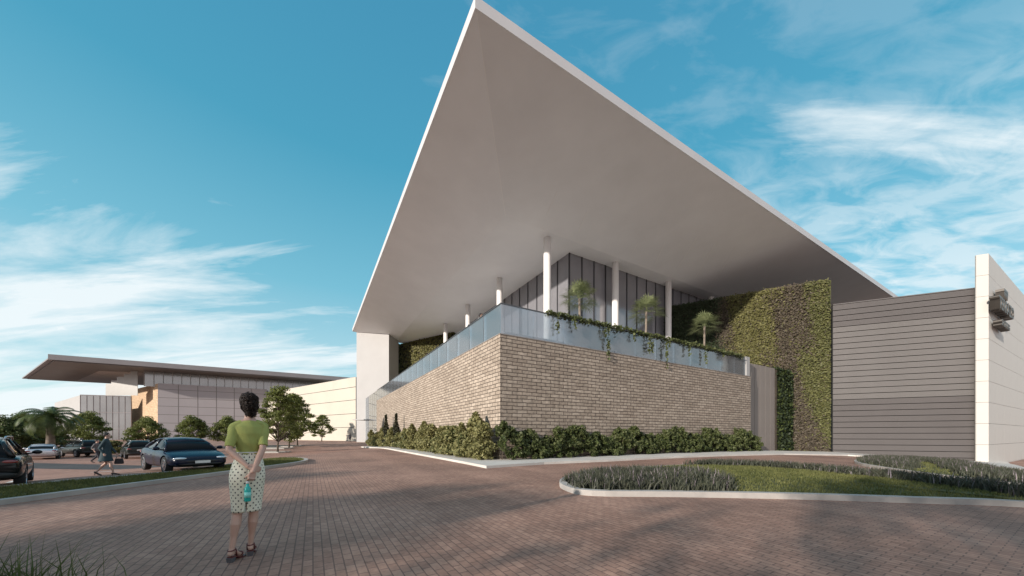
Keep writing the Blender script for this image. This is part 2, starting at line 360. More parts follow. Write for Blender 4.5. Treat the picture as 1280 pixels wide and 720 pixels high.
def cat(pts, n=6, closed=True):
    out = []; L = len(pts)
    for i in range(L if closed else L-1):
        p0, p1, p2, p3 = (pts[(i-1) % L], pts[i], pts[(i+1) % L], pts[(i+2) % L]) if closed else (pts[max(0, i-1)], pts[i], pts[i+1], pts[min(L-1, i+2)])
        for k in range(n):
            u = k/n; out.append(tuple(.5*((2*p1[j])+(-p0[j]+p2[j])*u+(2*p0[j]-5*p1[j]+4*p2[j]-p3[j])*u*u+(-p0[j]+3*p1[j]-3*p2[j]+p3[j])*u**3) for j in range(2)))
    if not closed: out.append(tuple(pts[-1][:2]))
    return out
def area(p): return sum(p[i][0]*p[(i+1) % len(p)][1]-p[(i+1) % len(p)][0]*p[i][1] for i in range(len(p)))/2
def inset(poly, d):
    if area(poly) < 0: poly = poly[::-1]
    out = []; n = len(poly)
    for i in range(n):
        a = Vector(poly[i-1][:2]); b = Vector(poly[i][:2]); c = Vector(poly[(i+1) % n][:2])
        e = ((b-a).normalized()+(c-b).normalized()); e = e.normalized() if e.length > 1e-6 else (b-a).normalized()
        out.append((b.x-e.y*d, b.y+e.x*d))
    return poly, out
def bed(kname, lname, poly, kw=.16, kh=.13, mat='lawn', mound=0.0):
    """a kerb round a bed and the soil inside it"""
    o, i = inset(poly, kw); mb = MB(); n = len(o)
    for k in range(n):
        a, b, c, d = o[k], o[(k+1) % n], i[(k+1) % n], i[k]
        A, B, Cc, D = (V(p[0], p[1], tz(*p)) for p in (a, b, c, d)); h = V(0,0,kh)
        mb.face([A+h, B+h, Cc+h, D+h]); mb.face([A-h*.3, B-h*.3, B+h, A+h]); mb.face([Cc-h*.3, D-h*.3, D+h, Cc+h])
    me = mb.mesh(kname, M['kerb']); ob = link_mesh(kname, me); tag(ob, kind='structure')
    cx = sum(p[0] for p in i)/n; cy = sum(p[1] for p in i)/n; mb = MB(); R = 8
    mb.v = [(cx, cy, tz(cx, cy)+kh*.6+mound)]
    for r in range(1, R+1):
        f = r/R
        for p in i:
            x, y = cx+(p[0]-cx)*f, cy+(p[1]-cy)*f; mb.v.append((x, y, tz(x, y)+kh*.6+mound*(1-f*f)))
    for k in range(n): mb.f.append([0, 1+k, 1+(k+1) % n])
    for r in range(R-1):
        for k in range(n): mb.f.append([1+r*n+k, 1+(r+1)*n+k, 1+(r+1)*n+(k+1) % n, 1+r*n+(k+1) % n])
    mb.m = [0]*len(mb.f); tag(link_mesh(lname, mb.mesh(lname, M[mat], True)), kind='structure')
    return i
def inside(poly, X, Y):
    r = np.zeros(len(X), bool); n = len(poly)
    for k in range(n):
        (x1, y1), (x2, y2) = poly[k], poly[(k+1) % n]
        c = ((y1 > Y) != (y2 > Y)) & (X < (x2-x1)*(Y-y1)/(y2-y1+1e-12)+x1); r ^= c
    return r
def scatter(poly, n, keep=None):
    xs = [p[0] for p in poly]; ys = [p[1] for p in poly]
    X = RNG.uniform(min(xs), max(xs), n); Y = RNG.uniform(min(ys), max(ys), n); k = inside(poly, X, Y)
    if keep is not None: k &= keep(X, Y)
    return X[k], Y[k]
MOUND = {}
def zs(X, Y, add, poly=None):
    z = np.array([tz(a, b) for a, b in zip(X, Y)])+add
    if poly is not None and id(poly) in MOUND:     # follow the domed bed
        P = np.array(poly); c = P.mean(0); a = np.arctan2(P[:, 1]-c[1], P[:, 0]-c[0]); r = np.hypot(P[:, 0]-c[0], P[:, 1]-c[1]); o = np.argsort(a)
        R = np.interp(np.arctan2(Y-c[1], X-c[0]), a[o], r[o], period=2*PI); z += MOUND[id(poly)]*(1-np.clip(np.hypot(X-c[0], Y-c[1])/R, 0, 1)**2)
    return np.stack([X, Y, z], 1)
def grass(poly, n, h=.075, w=.016, add=.08, keep=None, mound=0.0, c=None):
    X, Y = scatter(poly, n, keep); P = zs(X, Y, add, poly)
    v, f = blades(P, h, w, .6); return tag(link_mesh('grass', np_mesh('grass', v, f, M['grass'])), kind='stuff')

# ---- lawn verge beside the drive
verge = cat([(-10.35,-6),(-10.35,0),(-10.35,7),(-10.35,14.5),(-10.7,17.6),(-11.9,19.6),(-13.4,20.4),(-14.2,19.4),(-13.6,17.2),(-12.5,13.5),(-12.75,11.2),(-13.4,8.5),(-13.7,0),(-13.7,-6)], 5)
vin = bed('verge_kerb', 'verge_lawn', verge, .2, .11)
grass(vin, 60000, .07, .018, .075)
# ---- car park surface, its lane and its painted bays
def sheet(name, pts, mat, dz=.006, nx_=24, ny_=16):
    """a sheet that follows the ground between four corners"""
    a, b, c, d = [Vector(p) for p in pts]; mb = MB()
    for j in range(ny_+1):
        for i in range(nx_+1):
            p = a.lerp(b, i/nx_).lerp(d.lerp(c, i/nx_), j/ny_); mb.v.append((p.x, p.y, tz(p.x, p.y)+dz))
    mb.f = [[j*(nx_+1)+i, j*(nx_+1)+i+1, (j+1)*(nx_+1)+i+1, (j+1)*(nx_+1)+i] for j in range(ny_) for i in range(nx_)]; mb.m = [0]*len(mb.f)
    return tag(mb.build(name, M[mat], smooth=True, origin=False), kind='structure')
sheet('parking_bays', [(-80,4),(-14.9,4),(-17.5,46),(-80,46)], 'lot', .006, 64, 42)
sheet('parking_lane', [(-48,24.0),(-20.0,19.5),(-21.0,22.3),(-51,28.4)], 'asphalt', .010, 30, 6)
mb = MB()
for a, b in (((-16.6,11.2),(-19.8,13.6)),((-15.3,8.9),(-17.2,8.4)),((-18.9,16.4),(-22.5,18.2)),((-24,16.5),(-21.6,13.0)),((-29.5,19.5),(-26.6,15.6))):
    a, b = V(*a), V(*b); d = (b-a).normalized(); s = V(-d.y, d.x)*.06
    mb.face([p+V(0,0,tz(p.x, p.y)+.012) for p in (a-s, b-s, b+s, a+s)])
tag(mb.build('bay_marking', M['paint']), kind='structure')
# ---- big planted island and small island on the drive
isl = cat([tuple(G(*p)[:2]) for p in ((700,605),(706,613),(740,620),(850,621.5),(1000,624.5),(1150,629.5),(1280,634.5))]+[(12.6,6.2),(14.4,7.6),(14.6,10.4),(13.8,13.2),(12.3,15.6)]+[tuple(G(*p)[:2]) for p in ((900,582.5),(820,586),(760,591),(715,598.5))], 5)
iin = bed('island_kerb', 'island_lawn', isl, .2, .13, 'lawn', .16)
isl2 = cat([tuple(G(*p)[:2]) for p in ((1069,577),(1078,582.5),(1150,594),(1215,602),(1285,610))]+[(18,9.6),(20.5,11.5),(21.5,14.5)]+[tuple(G(*p)[:2]) for p in ((1200,580.5),(1140,575.5),(1090,573.5))], 5)
iin2 = bed('far_island_kerb', 'far_island_lawn', isl2, .18, .13, 'lawn', .05)
MOUND[id(iin)] = .16; MOUND[id(iin2)] = .05
def near_edge(poly, w):
    P = np.array(poly)
    def f(X, Y): return np.min(np.hypot(X[:, None]-P[None, :, 0], Y[:, None]-P[None, :, 1]), 1) < w
    return f
def wob(X, Y): return .35*np.sin(X*1.3+Y*.7)+.22*np.sin(X*3.1-Y*2.3)
def bank1(X, Y): return ((X-3.4)/2.75)**2+((Y-9.9)/2.3)**2+wob(X, Y)*.35 < 1          # left clump of border plants
def bank2(X, Y):                                                                    # band along the far edge
    d = np.full(len(X), 9.0); pl = [(8.3,15.4),(10.2,14.2),(11.4,12.3),(12.0,10.3),(12.2,8.6),(12.0,7.0)]
    for a, b in zip(pl, pl[1:]):
        a, b = np.array(a), np.array(b); e = b-a; u = np.clip(((X-a[0])*e[0]+(Y-a[1])*e[1])/(e@e), 0, 1)
        d = np.minimum(d, np.hypot(X-a[0]-u*e[0], Y-a[1]-u*e[1]))
    return d < .78+wob(X, Y)*.3
grass(iin, 70000, .06, .018, .1, lambda X, Y: ~(bank1(X, Y) | bank2(X, Y)))
grass(iin2, 26000, .05, .03, .08)
def border(poly, n, keep, h=.36, add=.06):
    X, Y = scatter(poly, n, keep); cl = len(X); P = zs(X, Y, add, poly); hh = h*(.8+.35*np.sin(X*4.1+1)*np.sin(Y*3.7))[:, None]
    P2 = np.repeat(P, 9, 0)+RNG.normal(0, .06, (cl*9, 3))*np.array([1, 1, 0]); v, f = blades(P2, h, .034, .8)
    v2, f2 = blades(P[::2]+RNG.normal(0, .04, P[::2].shape)*np.array([1,1,0]), h*1.12, .03, .25)
    mi = np.concatenate([np.zeros(len(f)), np.ones(len(f2))])
    return tag(link_mesh('border_plants', np_mesh('border_plants', np.concatenate([v, v2]), np.concatenate([f, f2+len(v)]), [M['liri'], M['liri_f']], mi)), kind='stuff')
border(iin, 6500, bank1, .25); border(iin, 6500, bank2, .28)
fanx = lambda X, Y: X/np.maximum(Y, .1)+wob(X, Y)*.03        # how far round the island, as seen from the drive
border(iin2, 6500, lambda X, Y: fanx(X, Y) < 1.19, .28)
border(iin2, 9000, lambda X, Y: fanx(X, Y) > 1.33-(Y-12)*.012, .30)

# ---- pavement along the podium and the service wing
Bc = V(-.65, 18.5)
def uv2(u, v, z=0.0): return Bc+U2*u+V2*v+V(0,0,z)
outer = [uv2(-2.3, 41.6), uv2(-2.3, 20), uv2(-2.3, 8), uv2(-2.3, -.5), G(608,585.5), G(680,580.5), G(760,577), G(830,573.3), G(900,570.5), G(980,568.6), G(1060,570), G(1150,576), G(1222,583), G(1290,590)]
inner = [uv2(.2, 41.6), uv2(.2, 20), uv2(.2, 8), uv2(.2, 4), uv2(.3, .3), uv2(4, .3), uv2(9, .3), uv2(15, .3), uv2(21, .3), uv2(27, .3), V(33.6,36.2), V(39,33.8), V(43.6,31.7), V(51,35)]
mb = MB(); H = .11
for k in range(len(outer)-1):
    a, b, c, d = outer[k], outer[k+1], inner[k+1], inner[k]; NN = 5
    for j in range(NN):
        q = [a.lerp(d, j/NN), b.lerp(c, j/NN), b.lerp(c, (j+1)/NN), a.lerp(d, (j+1)/NN)]
        mb.face([V(p.x, p.y, tz(p.x, p.y)+H) for p in q])
    mb.face([V(p.x, p.y, tz(p.x, p.y)+h) for p, h in ((a, -.05), (b, -.05), (b, H), (a, H))])
tag(mb.build('pavement', M['pave']), kind='structure')
# ================================================================== main building
ZP, ZB, ZC, ZE = 6.92, 8.65, 20.7, 22.8; ZF = 7.35        # podium top, balustrade top, soffit, roof edge
P0 = V(-1.84, 17.0)
def rf(u, v, z=0.0): return P0+U2*u+V2*v+V(0,0,z)
BLD = empty('shopping_centre', (6, 26, 0), 0, 'white shopping centre with a huge pointed overhanging roof above a brick podium', 'building')
LU, LV, A_, B_ = 92.0, 61.5, 7.6, 10.5; FH = .62
mb = MB()                                       # roof slab: fascia and top
e = [rf(0,0), rf(LU,0), rf(LU,LV), rf(0,LV)]
for k in range(4):
    a, b = e[k], e[(k+1) % 4]; mb.face([a+V(0,0,ZE), b+V(0,0,ZE), b+V(0,0,ZE+FH), a+V(0,0,ZE+FH)])
mb.face([p+V(0,0,ZE+FH) for p in e]); ROOF = mb.build('roof', M['fascia'], BLD)
ci = [(A_,B_),(LU-A_,B_),(LU-A_,LV-4),(A_,LV-4)]; mb = MB()
lipe = [rf(.12,.12), rf(LU-.12,.12), rf(LU-.12,LV-.12), rf(.12,LV-.12)]
for k in range(4):                              # sloping bands of the soffit, then its level middle
    a, b = lipe[k], lipe[(k+1) % 4]; c, d = rf(*ci[(k+1) % 4]), rf(*ci[k])
    mb.face([b+V(0,0,ZE), a+V(0,0,ZE), d+V(0,0,ZC), c+V(0,0,ZC)])
    mb.face([e[(k+1)%4]+V(0,0,ZE), e[k]+V(0,0,ZE), a+V(0,0,ZE), b+V(0,0,ZE)])
mb.face([rf(*p, ZC) for p in reversed(ci)]); mb.build('soffit', M['soffit'], BLD)
a, b = rf(.12,.12,ZE-.012), rf(A_,B_,ZC-.012); mb = MB(); d = (b-a).normalized(); mb.para(a-V(d.y,-d.x)*.03, b-a, V(d.y,-d.x)*.06, V(0,0,.02)); mb.build('hip_seam', M['slot'], BLD)
nr = (rf(1,0,0)-rf(0,0,0)).cross(rf(A_,B_,ZC)-rf(0,0,ZE)).normalized()
for a, b in (((872,295),(844,340)),((894,304),(868,349)),((919,310),(889,358)),((831,303),(819,330)),((797,304),(790,317)),((727,280),(723,290)),((696,241),(682,271)),((736,260),(724,288))):
    pts = []
    for p in (a, b):
        d = ray(*p, 1.0)-V(0,0,EYE); o = V(0,0,EYE); s = (rf(0,0,ZE)-o).dot(nr)/d.dot(nr); q = o+d*s
        if q.z < ZC: q = o+d*((ZC-EYE)/d.z)
        pts.append(q)
    mb = MB(); d = (pts[1]-pts[0]).normalized(); s = d.cross(nr).normalized()*.035; dn = V(0,0,-.03)
    mb.para(pts[0]-s+dn, pts[1]-pts[0], s*2, V(0,0,.024)); mb.build('soffit_strip', M['slot'], BLD)  # thin white strip just below the soffit
# podium
mb = MB(); LR, LL, TH = 26.8, 41.6, .5
def wall(mb, a, b, th, z0, z1, m=0):
    """upright slab from a to b; th goes to the left of that direction"""
    d = (b-a).normalized(); mb.para(V(a.x,a.y,z0), V(b.x-a.x,b.y-a.y,0), V(-d.y,d.x)*th, V(0,0,z1-z0), m)
wall(mb, uv2(0,0), uv2(LR,0), TH, -.9, ZP); wall(mb, uv2(0,LL), uv2(0,TH), TH, -.9, ZP)
mb.build('brick_podium_wall', M['stone'], BLD)
mb = MB(); mb.prism([tuple(uv2(*p)[:2]) for p in ((.7,.7),(LR-.1,.7),(LR-.1,1.3),(LR+12,1.3),(LR+12,44),(.7,44))], ZP-.35, ZF); mb.build('terrace_floor', M['terrace'], BLD)
mb = MB(); wall(mb, uv2(-.03,-.03), uv2(LR+.03,-.03), TH+.06, ZP, ZP+.05); wall(mb, uv2(-.03,LL), uv2(-.03,TH+.06), TH+.06, ZP, ZP+.05); mb.build('coping', M['panel'], BLD)
BAL = empty('balustrade', uv2(0,0,ZP), parent=None); BAL.parent = BLD; BAL.location = uv2(0,0,ZP)-BLD.location
def world_off(o):
    l = Vector((0,0,0))
    while o: l += o.location; o = o.parent
    return l
for k in range(12):                             # right-hand side sheets
    a, b = uv2(.12+k*2.2,.14), uv2(.12+(k+1)*2.2-.03,.14)
    if k == 11: b = uv2(LR-.7,.14)
    mb = MB(); wall(mb, a, b, .03, ZP+.052, ZB); mb.build('glass_panel', M['balglass'], BAL)
for k in range(19):                             # left-hand side sheets
    a, b = uv2(.14,.14+(k+1)*2.2-.03), uv2(.14,.18+k*2.2)
    mb = MB(); wall(mb, a, b, .03, ZP+.052, ZB); mb.build('glass_panel', M['balglass'], BAL)
mb = MB(); wall(mb, uv2(.10,.11), uv2(LR-.7,.11), .09, ZB+.002, ZB+.05); wall(mb, uv2(.10,41.9), uv2(.10,.20), .09, ZB+.002, ZB+.05); mb.build('handrail', M['rail'], BAL)
mb = MB(); wall(mb, uv2(LR-.62,.06), uv2(LR-.02,.06), .45, ZP+.052, ZB+.12); mb.build('end_pier', M['white'], BLD)
# glass lobby box past the end of the brick wall
LOB = empty('glass_lobby', (0,0,0)); LOB.parent = BLD; LOB.location = uv2(0,50,0)-BLD.location
for k in range(6):
    for z0, z1 in ((-.6,3.0),(3.04,5.9),(5.94,ZB)):
        a, b = uv2(.14,LL+.35+(k+1)*2.35-.04), uv2(.14,LL+.39+k*2.35); mb = MB(); wall(mb, a, b, .03, z0, z1); mb.build('glass_panel', M['lobbyglass'], LOB)
mb = MB()
for k in range(7): mb.box(uv2(.34, LL+.37+k*2.35, 4), .08, .12, 9.0, 0, UROT)
mb.build('mullion', M['white'], LOB)
# columns
for (x, y) in [(3.45+8.12*k, 33.3+4.75*k) for k in range(4)]+[(3.45-4.98*k, 33.3+8.52*k) for k in range(1, 4)]:
    mb = MB(); mb.ell([(ZP-.13, x, y, .36, .36), (ZC+.0, x, y, .36, .36)], 24)
    me = mb.mesh('column', M['column']); me.polygons.foreach_set('use_smooth', [len(p.vertices) == 4 for p in me.polygons]); link_mesh('column', me, BLD)
# upper glass storey
F0 = V(6.05, 35.9)
def fac(a, d, n, wd, side, gap=.05):
    for k in range(n):
        p, q = a+d*(k*wd+gap/2), a+d*((k+1)*wd-gap/2); mb = MB()
        if side > 0: wall(mb, p, q, .06, ZP, ZC-.02)
        else: wall(mb, q, p, .06, ZP, ZC-.02)
        mb.build('facade_pane', M['glazing'], BLD)
    mb = MB()
    for k in range(n+1):
        p = a+d*(k*wd)+(V(U2.y,-U2.x) if side > 0 else -U2)*.04
        mb.box(V(p.x,p.y,(ZP+ZC)/2), .05, .12, ZC-ZP-.06, 0, math.atan2(d.y, d.x)+PI/2)
    mb.build('facade_mullions', M['mullion'], BLD)
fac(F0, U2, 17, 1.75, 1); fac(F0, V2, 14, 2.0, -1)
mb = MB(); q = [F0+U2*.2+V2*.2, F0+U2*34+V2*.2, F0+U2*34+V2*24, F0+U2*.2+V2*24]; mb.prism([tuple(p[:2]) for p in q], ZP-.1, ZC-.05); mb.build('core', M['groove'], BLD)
# white end wall under the far tip of the roof, its return, and the planted wall next to it
WA, WD = V(-32.0,70.0), V(.917,-.398).normalized()
mb = MB(); b_ = WA+WD*8.6; n_ = V(.398,.917)*1.2
def sof(p):
    u = (p-P0).dot(U2); return ZE-(ZE-ZC)*min(1, max(0, u/A_))-.02
q0, q1, q2, q3 = WA, b_, b_+n_, WA+n_
mb.hexa([V(p.x,p.y,-1) for p in (q0,q1,q2,q3)], [V(p.x,p.y,sof(p)) for p in (q0,q1,q2,q3)]); mb.build('white_end_wall', M['white'], BLD)
mb = MB(); wall(mb, b_+V(.05,.1), b_+V(.05,.1)+V(1.0,2.4), .3, -1, sof(b_)-.3); mb.build('return_wall', M['white'], BLD)
mb = MB(); c_ = b_-V(3.6,-1.2); mb.box(c_+V(-1.0,-1.5,4.4), 3.0, 3.2, .16, 0, -.41); mb.build('door_canopy', M['white'], BLD)

def ivy_panel(name, a, b, z0, z1, nrm, n, size, mats, pick, label=None, cat_=None, parent=None, ragged=.12):
    """backing slab and the leaves that grow over its front and right edge"""
    root = parent or empty(name, (a+b)/2, 0, label, cat_)
    mb = MB(); d = (b-a).normalized(); wall(mb, a, b, .45, z0, z1-.1)
    mb.build('backing', M['soil'], root)
    s = RNG.random(n); z = z0+(z1-z0)*RNG.random(n); L = (b-a).length
    P = np.array(a)[None, :]+np.outer(s*L, np.array(d)); P[:, 2] = z
    P += np.outer(.03+np.abs(RNG.normal(0, ragged, n)), np.array(nrm))
    ne = n//9; Z = z0+(z1-z0)*RNG.random(ne); E = np.array(b)[None, :]+np.outer(RNG.uniform(-.1, .16, ne), np.array(d))-np.outer(RNG.random(ne)*.5, np.array(nrm)); E[:, 2] = Z
    nt = n//12; T = np.array(a)[None, :]+np.outer(RNG.random(nt)*L, np.array(d))-np.outer(RNG.random(nt)*.4, np.array(nrm)); T[:, 2] = z1+RNG.normal(-.02, .12, nt)
    P = np.concatenate([P, E, T]); v, f = leaves(P, size, .7, face=np.array(nrm)+np.array([0, 0, .5]))
    mi = pick(np.clip(((P-np.array(a)) @ np.array(d))/L, 0, 1), (P[:, 2]-z0)/(z1-z0))
    link_mesh('foliage', np_mesh('foliage', v, f, mats, mi), root); return root
GN = V(-.505,-.863).normalized()
def bands(s, z):                                # sweeping planted bands of three kinds, plus painted roof shade
    n = len(s); c = s+.05*np.sin(z*5)-.16*(1-z)**2+.03*np.sin(s*30+z*13)+RNG.normal(0, .026, n); k = np.full(n, 1)
    k = np.where((c > .42) & (c < .68), 0, k); k = np.where((c >= .68) & (c < .86), 1, k); k = np.where(c >= .86, 2, k)
    k = np.where((z < .62) & (s < .5) & (np.sin(s*14+z*9) > .1), 0, k); roof_shade = (s+.06*np.sin(z*9)+RNG.normal(0, .02, n) < .42+.10*(z-.8)) & (z+RNG.normal(0, .015, n)+.02*np.sin(s*40) > .63); k = np.where(roof_shade, 3, k); sw = (RNG.random(n) < .12) & ~roof_shade; k[sw] = RNG.integers(0, 3, sw.sum())  # upper left leaves painted near black for the shade under the roof
    return k
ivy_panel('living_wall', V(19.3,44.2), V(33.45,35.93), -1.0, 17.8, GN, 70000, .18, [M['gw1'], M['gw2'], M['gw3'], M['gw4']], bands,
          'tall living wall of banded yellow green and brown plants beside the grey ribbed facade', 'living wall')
ivy_panel('living_wall', V(-26.0,73.5), V(-11.0,63.5), 6, ZC-.1, V(-.55,-.83).normalized(), 8000, .4, [M['gw1'], M['gw3']], lambda s, z: (RNG.random(len(s)) < .06).astype(int),
          'olive planted wall under the roof next to the white end wall', 'living wall')
# grey panelled wall that carries on past the brick, with a dark planted strip
SW = empty('screen_wall', uv2(30,.3,-.5), 0, 'grey screen wall of upright panels past the right end of the brick', 'wall')
ps = np.arange(23.6, 33.0, 1.07)
for a in ps:
    z0 = ZP-.1 if a+1 < LR+.6 else -1.0
    mb = MB(); wall(mb, uv2(a,.62), uv2(a+1.02,.62), .12, z0, 8.45); mb.build('panel', M['panel'], SW)
mb = MB(); wall(mb, uv2(23.6,.75), uv2(38.0,.75), .3, ZP-.1, 8.40); wall(mb, uv2(26.9,.78), uv2(38.0,.78), .25, -1.0, ZP-.12); mb.build('backing', M['groove'], SW)
mb = MB(); mb.box(uv2(LR+.35,.3,3.2), .3, .3, 8.4, 0, UROT); mb.build('corner_post', M['panel'], SW)
ivy_panel('planted_strip', uv2(33.25,.5), uv2(37.2,.5), -1.0, 8.4, V(U2.y,-U2.x), 4200, .3, [M['gw4'], M['leaf_dark']], lambda s, z: (RNG.random(len(s)) < .35).astype(int),
          'narrow dark green planted strip between the grey screen wall and the living wall', 'living wall')
# ================================================================== service wing with ribbed metal facade
SA, SB = V(33.7,35.75), V(43.35,31.62); SD = (SB-SA).normalized(); SN = V(SD.y,-SD.x); ZS = 15.05
SVC = empty('service_wing', (SA+SB)/2, 0, 'tall blank service wing faced with grey ribbed metal boards', 'building')
nrow = 28; rh = (ZS+1.3)/nrow
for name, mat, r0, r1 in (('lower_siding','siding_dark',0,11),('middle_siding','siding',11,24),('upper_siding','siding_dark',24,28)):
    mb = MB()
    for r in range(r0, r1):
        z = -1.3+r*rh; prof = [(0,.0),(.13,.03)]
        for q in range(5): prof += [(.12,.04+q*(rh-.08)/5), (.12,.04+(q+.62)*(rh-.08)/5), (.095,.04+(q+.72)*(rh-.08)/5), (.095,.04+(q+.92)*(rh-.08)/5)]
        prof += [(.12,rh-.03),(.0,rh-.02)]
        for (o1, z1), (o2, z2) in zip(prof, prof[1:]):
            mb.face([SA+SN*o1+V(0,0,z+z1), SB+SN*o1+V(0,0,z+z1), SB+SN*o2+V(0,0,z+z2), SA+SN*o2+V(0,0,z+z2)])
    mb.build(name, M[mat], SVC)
mb = MB(); q = [SA, SB, SB+V(14,18), SA+V(14,18)]; mb.prism([tuple(p[:2]) for p in q], -1.6, ZS-.05); mb.build('body', M['groove'], SVC)
mb = MB(); wall(mb, SA+SN*.14, SB+SN*.14, .5, ZS, ZS+.1); mb.build('parapet_cap', M['siding_dark'], SVC)
# ================================================================== cream pylon wall with the sign
PC = SB+SN*.5-SD*.42; PD = V(.88,.474).normalized(); PN = V(PD.y,-PD.x); ZT = 18.0
PYL = empty('pylon_wall', PC, 0, 'tall cream clad wall standing proud at the right end of the ribbed facade', 'wall')
PE = PC+SD*.78
mb = MB(); q = [PC+V(.02,.03), PE+V(-.02,.03), PE+PD*26, PC+V(0,1.2)+PD*26]; mb.prism([(p.x+.03, p.y+.05) for p in q], -1.8, ZT-.06); mb.build('core', M['groove'], PYL)
hs = 1.94; z = ZT
while z > -1.6:
    z0 = z-hs+.025; mb = MB(); wall(mb, PC, PE-SD*.004, .14, z0, z); mb.build('end_panel', M['pylon'], PYL)
    for k in range(7):
        a = PE+PD*(.0+k*3.7+(.0 if k == 0 else .02)); b = PE+PD*((k+1)*3.7); mb = MB(); wall(mb, a, b, .14, z0, z); mb.build('side_panel', M['pylon'], PYL)
    z -= hs
SG = empty('wall_sign', PE+PD*2.0+V(0,0,12), 0, 'dark bronze raised sign of a crown and two lines of letters on the cream wall', 'sign')
def text_mesh(s, size, ext):
    cu = bpy.data.curves.new('t', 'FONT'); cu.body = s; cu.size = size; cu.extrude = ext/2; cu.align_x = 'CENTER'; cu.offset = .02*size; cu.space_character = 1.08
    ob = bpy.data.objects.new('t', cu); COL.objects.link(ob); dg = bpy.context.evaluated_depsgraph_get(); dg.update()
    me = bpy.data.meshes.new_from_object(ob.evaluated_get(dg)); bpy.data.objects.remove(ob); return me
def on_wall(me, u, z, out):
    X, Y, Z = PD, V(0,0,1), PN; Mx = Matrix(((X.x,Y.x,Z.x,0),(X.y,Y.y,Z.y,0),(X.z,Y.z,Z.z,0),(0,0,0,1)))
    p = PE+PD*u+PN*out+V(0,0,z); me.transform(Matrix.Translation(p) @ Mx); return me
SU = 2.75
for s, size, z, ext in (('TERRAZO', 1.55, 12.75, .55), ('SHOPPING', .78, 11.45, .5)):
    me = on_wall(text_mesh(s, size, ext), SU, z, ext/2+.12); me.materials.clear(); me.materials.append(M['sign']); link_mesh('lettering', me, SG)
mb = MB(); mb.para(V(-.95,1.05,-.25), V(1.9,0,0), V(0,.22,0), V(0,0,.5))
for k in range(4):
    x = -.95+k*.475; i = len(mb.v); mb.v += [(x,1.0,-.25),(x+.475,1.0,-.25),(x+.2375,.42,-.25),(x,1.0,.25),(x+.475,1.0,.25),(x+.2375,.42,.25)]
    for f in ((0,2,1),(3,4,5),(0,1,4,3),(1,2,5,4),(2,0,3,5)): mb.f.append([i+q for q in f]); mb.m.append(0)
me = on_wall(mb.mesh('crown_emblem', M['sign'], uv=False), SU, 13.7, .37); link_mesh('crown_emblem', me, SG)
mb = MB(); 
for dz, w_ in ((13.3,2.6),(11.75,1.5)):
    mb.para(PE+PD*(SU-w_)+PN*.0+V(0,0,dz-.05), PD*2*w_, PN*.14, V(0,0,.1))
mb.build('fixing_rail', M['sign'], SG)

# ================================================================== far buildings
PV = empty('pavilion_building', (-95,85,0), 0, 'far mauve grey building under a long flat dark roof that tapers to the left', 'building')
Wd = V(-.857,.515).normalized()
R0 = ray(60,448,84.1); R0.z = 20.4
rp = [R0, R0+U2*75, R0+U2*75+V2*45, R0+Wd*56+U2*30, R0+Wd*56]
mb = MB(); rp2 = [V(p.x,p.y) for p in rp]
mb.prism([tuple(p) for p in rp2], 20.2, 20.55); mb.build('roof', M['brownfascia'], PV)
ins = [R0+U2*1.0+Wd*.6, R0+U2*74+Wd*.0, R0+U2*74+V2*44, R0+Wd*54+U2*30, R0+Wd*54+U2*1.0]
mb = MB(); mb.prism([tuple(p[:2]) for p in ins], 19.95, 20.19); mb.build('soffit', M['brownsoffit'], PV)
mb = MB(); a = R0; wall(mb, a+V(.0,-.02), R0+U2*75+V(0,-.02), .3, 20.19, 21.5); mb.build('roof_edge', M['brownfascia'], PV)
mb = MB(); qs = []
for q_ in ((96,476),(124,463.6),(215,467.5),(215,484)):
    r_ = ray(*q_, 1.0)-V(0,0,EYE); qs.append(V(0,0,EYE)+r_*((19.93-EYE)/r_.z))
mb.face(qs); mb.build('recessed_soffit', M['mauve'], PV)
W0 = V(-102.1,98.0)
mb = MB(); wall(mb, W0, W0+U2*25.5, .6, -1, 16.4); mb.build('panelled_wall', M['mauve'], PV)
mb = MB()
for k in range(1, 6): mb.para(W0+U2*(k*4.3)+V(U2.y,-U2.x)*.012+V(0,0,-1), U2*.16, V(-U2.y,U2.x)*.02, V(0,0,17.3))
for k in range(1, 7): mb.para(W0+V(U2.y,-U2.x)*.008+V(0,0,k*2.45), U2*25.5, V(-U2.y,U2.x)*.02, V(0,0,.12))
mb.build('wall_joints', M['brownsoffit'], PV)
mb = MB(); wall(mb, W0+Wd*28, W0+Wd*.02, .6, -1, 16.3); mb.build('stone_side_wall', M['beige'], PV)
G0 = W0+U2*.2+V2*2.2
for k in range(22):
    mb = MB(); wall(mb, G0+U2*(k*2.0-3.6), G0+U2*(k*2.0-1.66), .1, 15.6, 19.94); mb.build('clerestory_pane', M['farglass'], PV)
mb = MB()
for k in range(23): mb.box(G0+U2*(k*2.0-3.63)+V(U2.y,-U2.x)*.06+V(0,0,17.75), .10, .2, 4.3, 0, UROT)
mb.build('clerestory_mullions', M['white'], PV)
mb = MB(); q = [G0+U2*.4+V2*.2, G0+U2*40+V2*.2, G0+U2*40+V2*16, G0+U2*.4+V2*16]; mb.prism([tuple(p[:2]) for p in q], 0, 19.9); mb.build('core', M['groove'], PV)
mb = MB(); D0 = V(-127.0,100.0); D1 = V(-116.5,104.0); wall(mb, D0, D1, .4, -1, 13.4); mb.build('glass_block_front', M['farglass'], PV)
mb = MB()
for k in range(9): 
    p = D0.lerp(D1, k/8); mb.box(p+V(.02,-.02,6.1), .10, .08, 14.4, 0, .75)
for z_ in (3.2,8.2,13.2): wall(mb, D0+V(.1,-.1), D1+V(.1,-.1), .1, z_, z_+.12)
mb.build('glass_block_mullions', M['mauve'], PV)
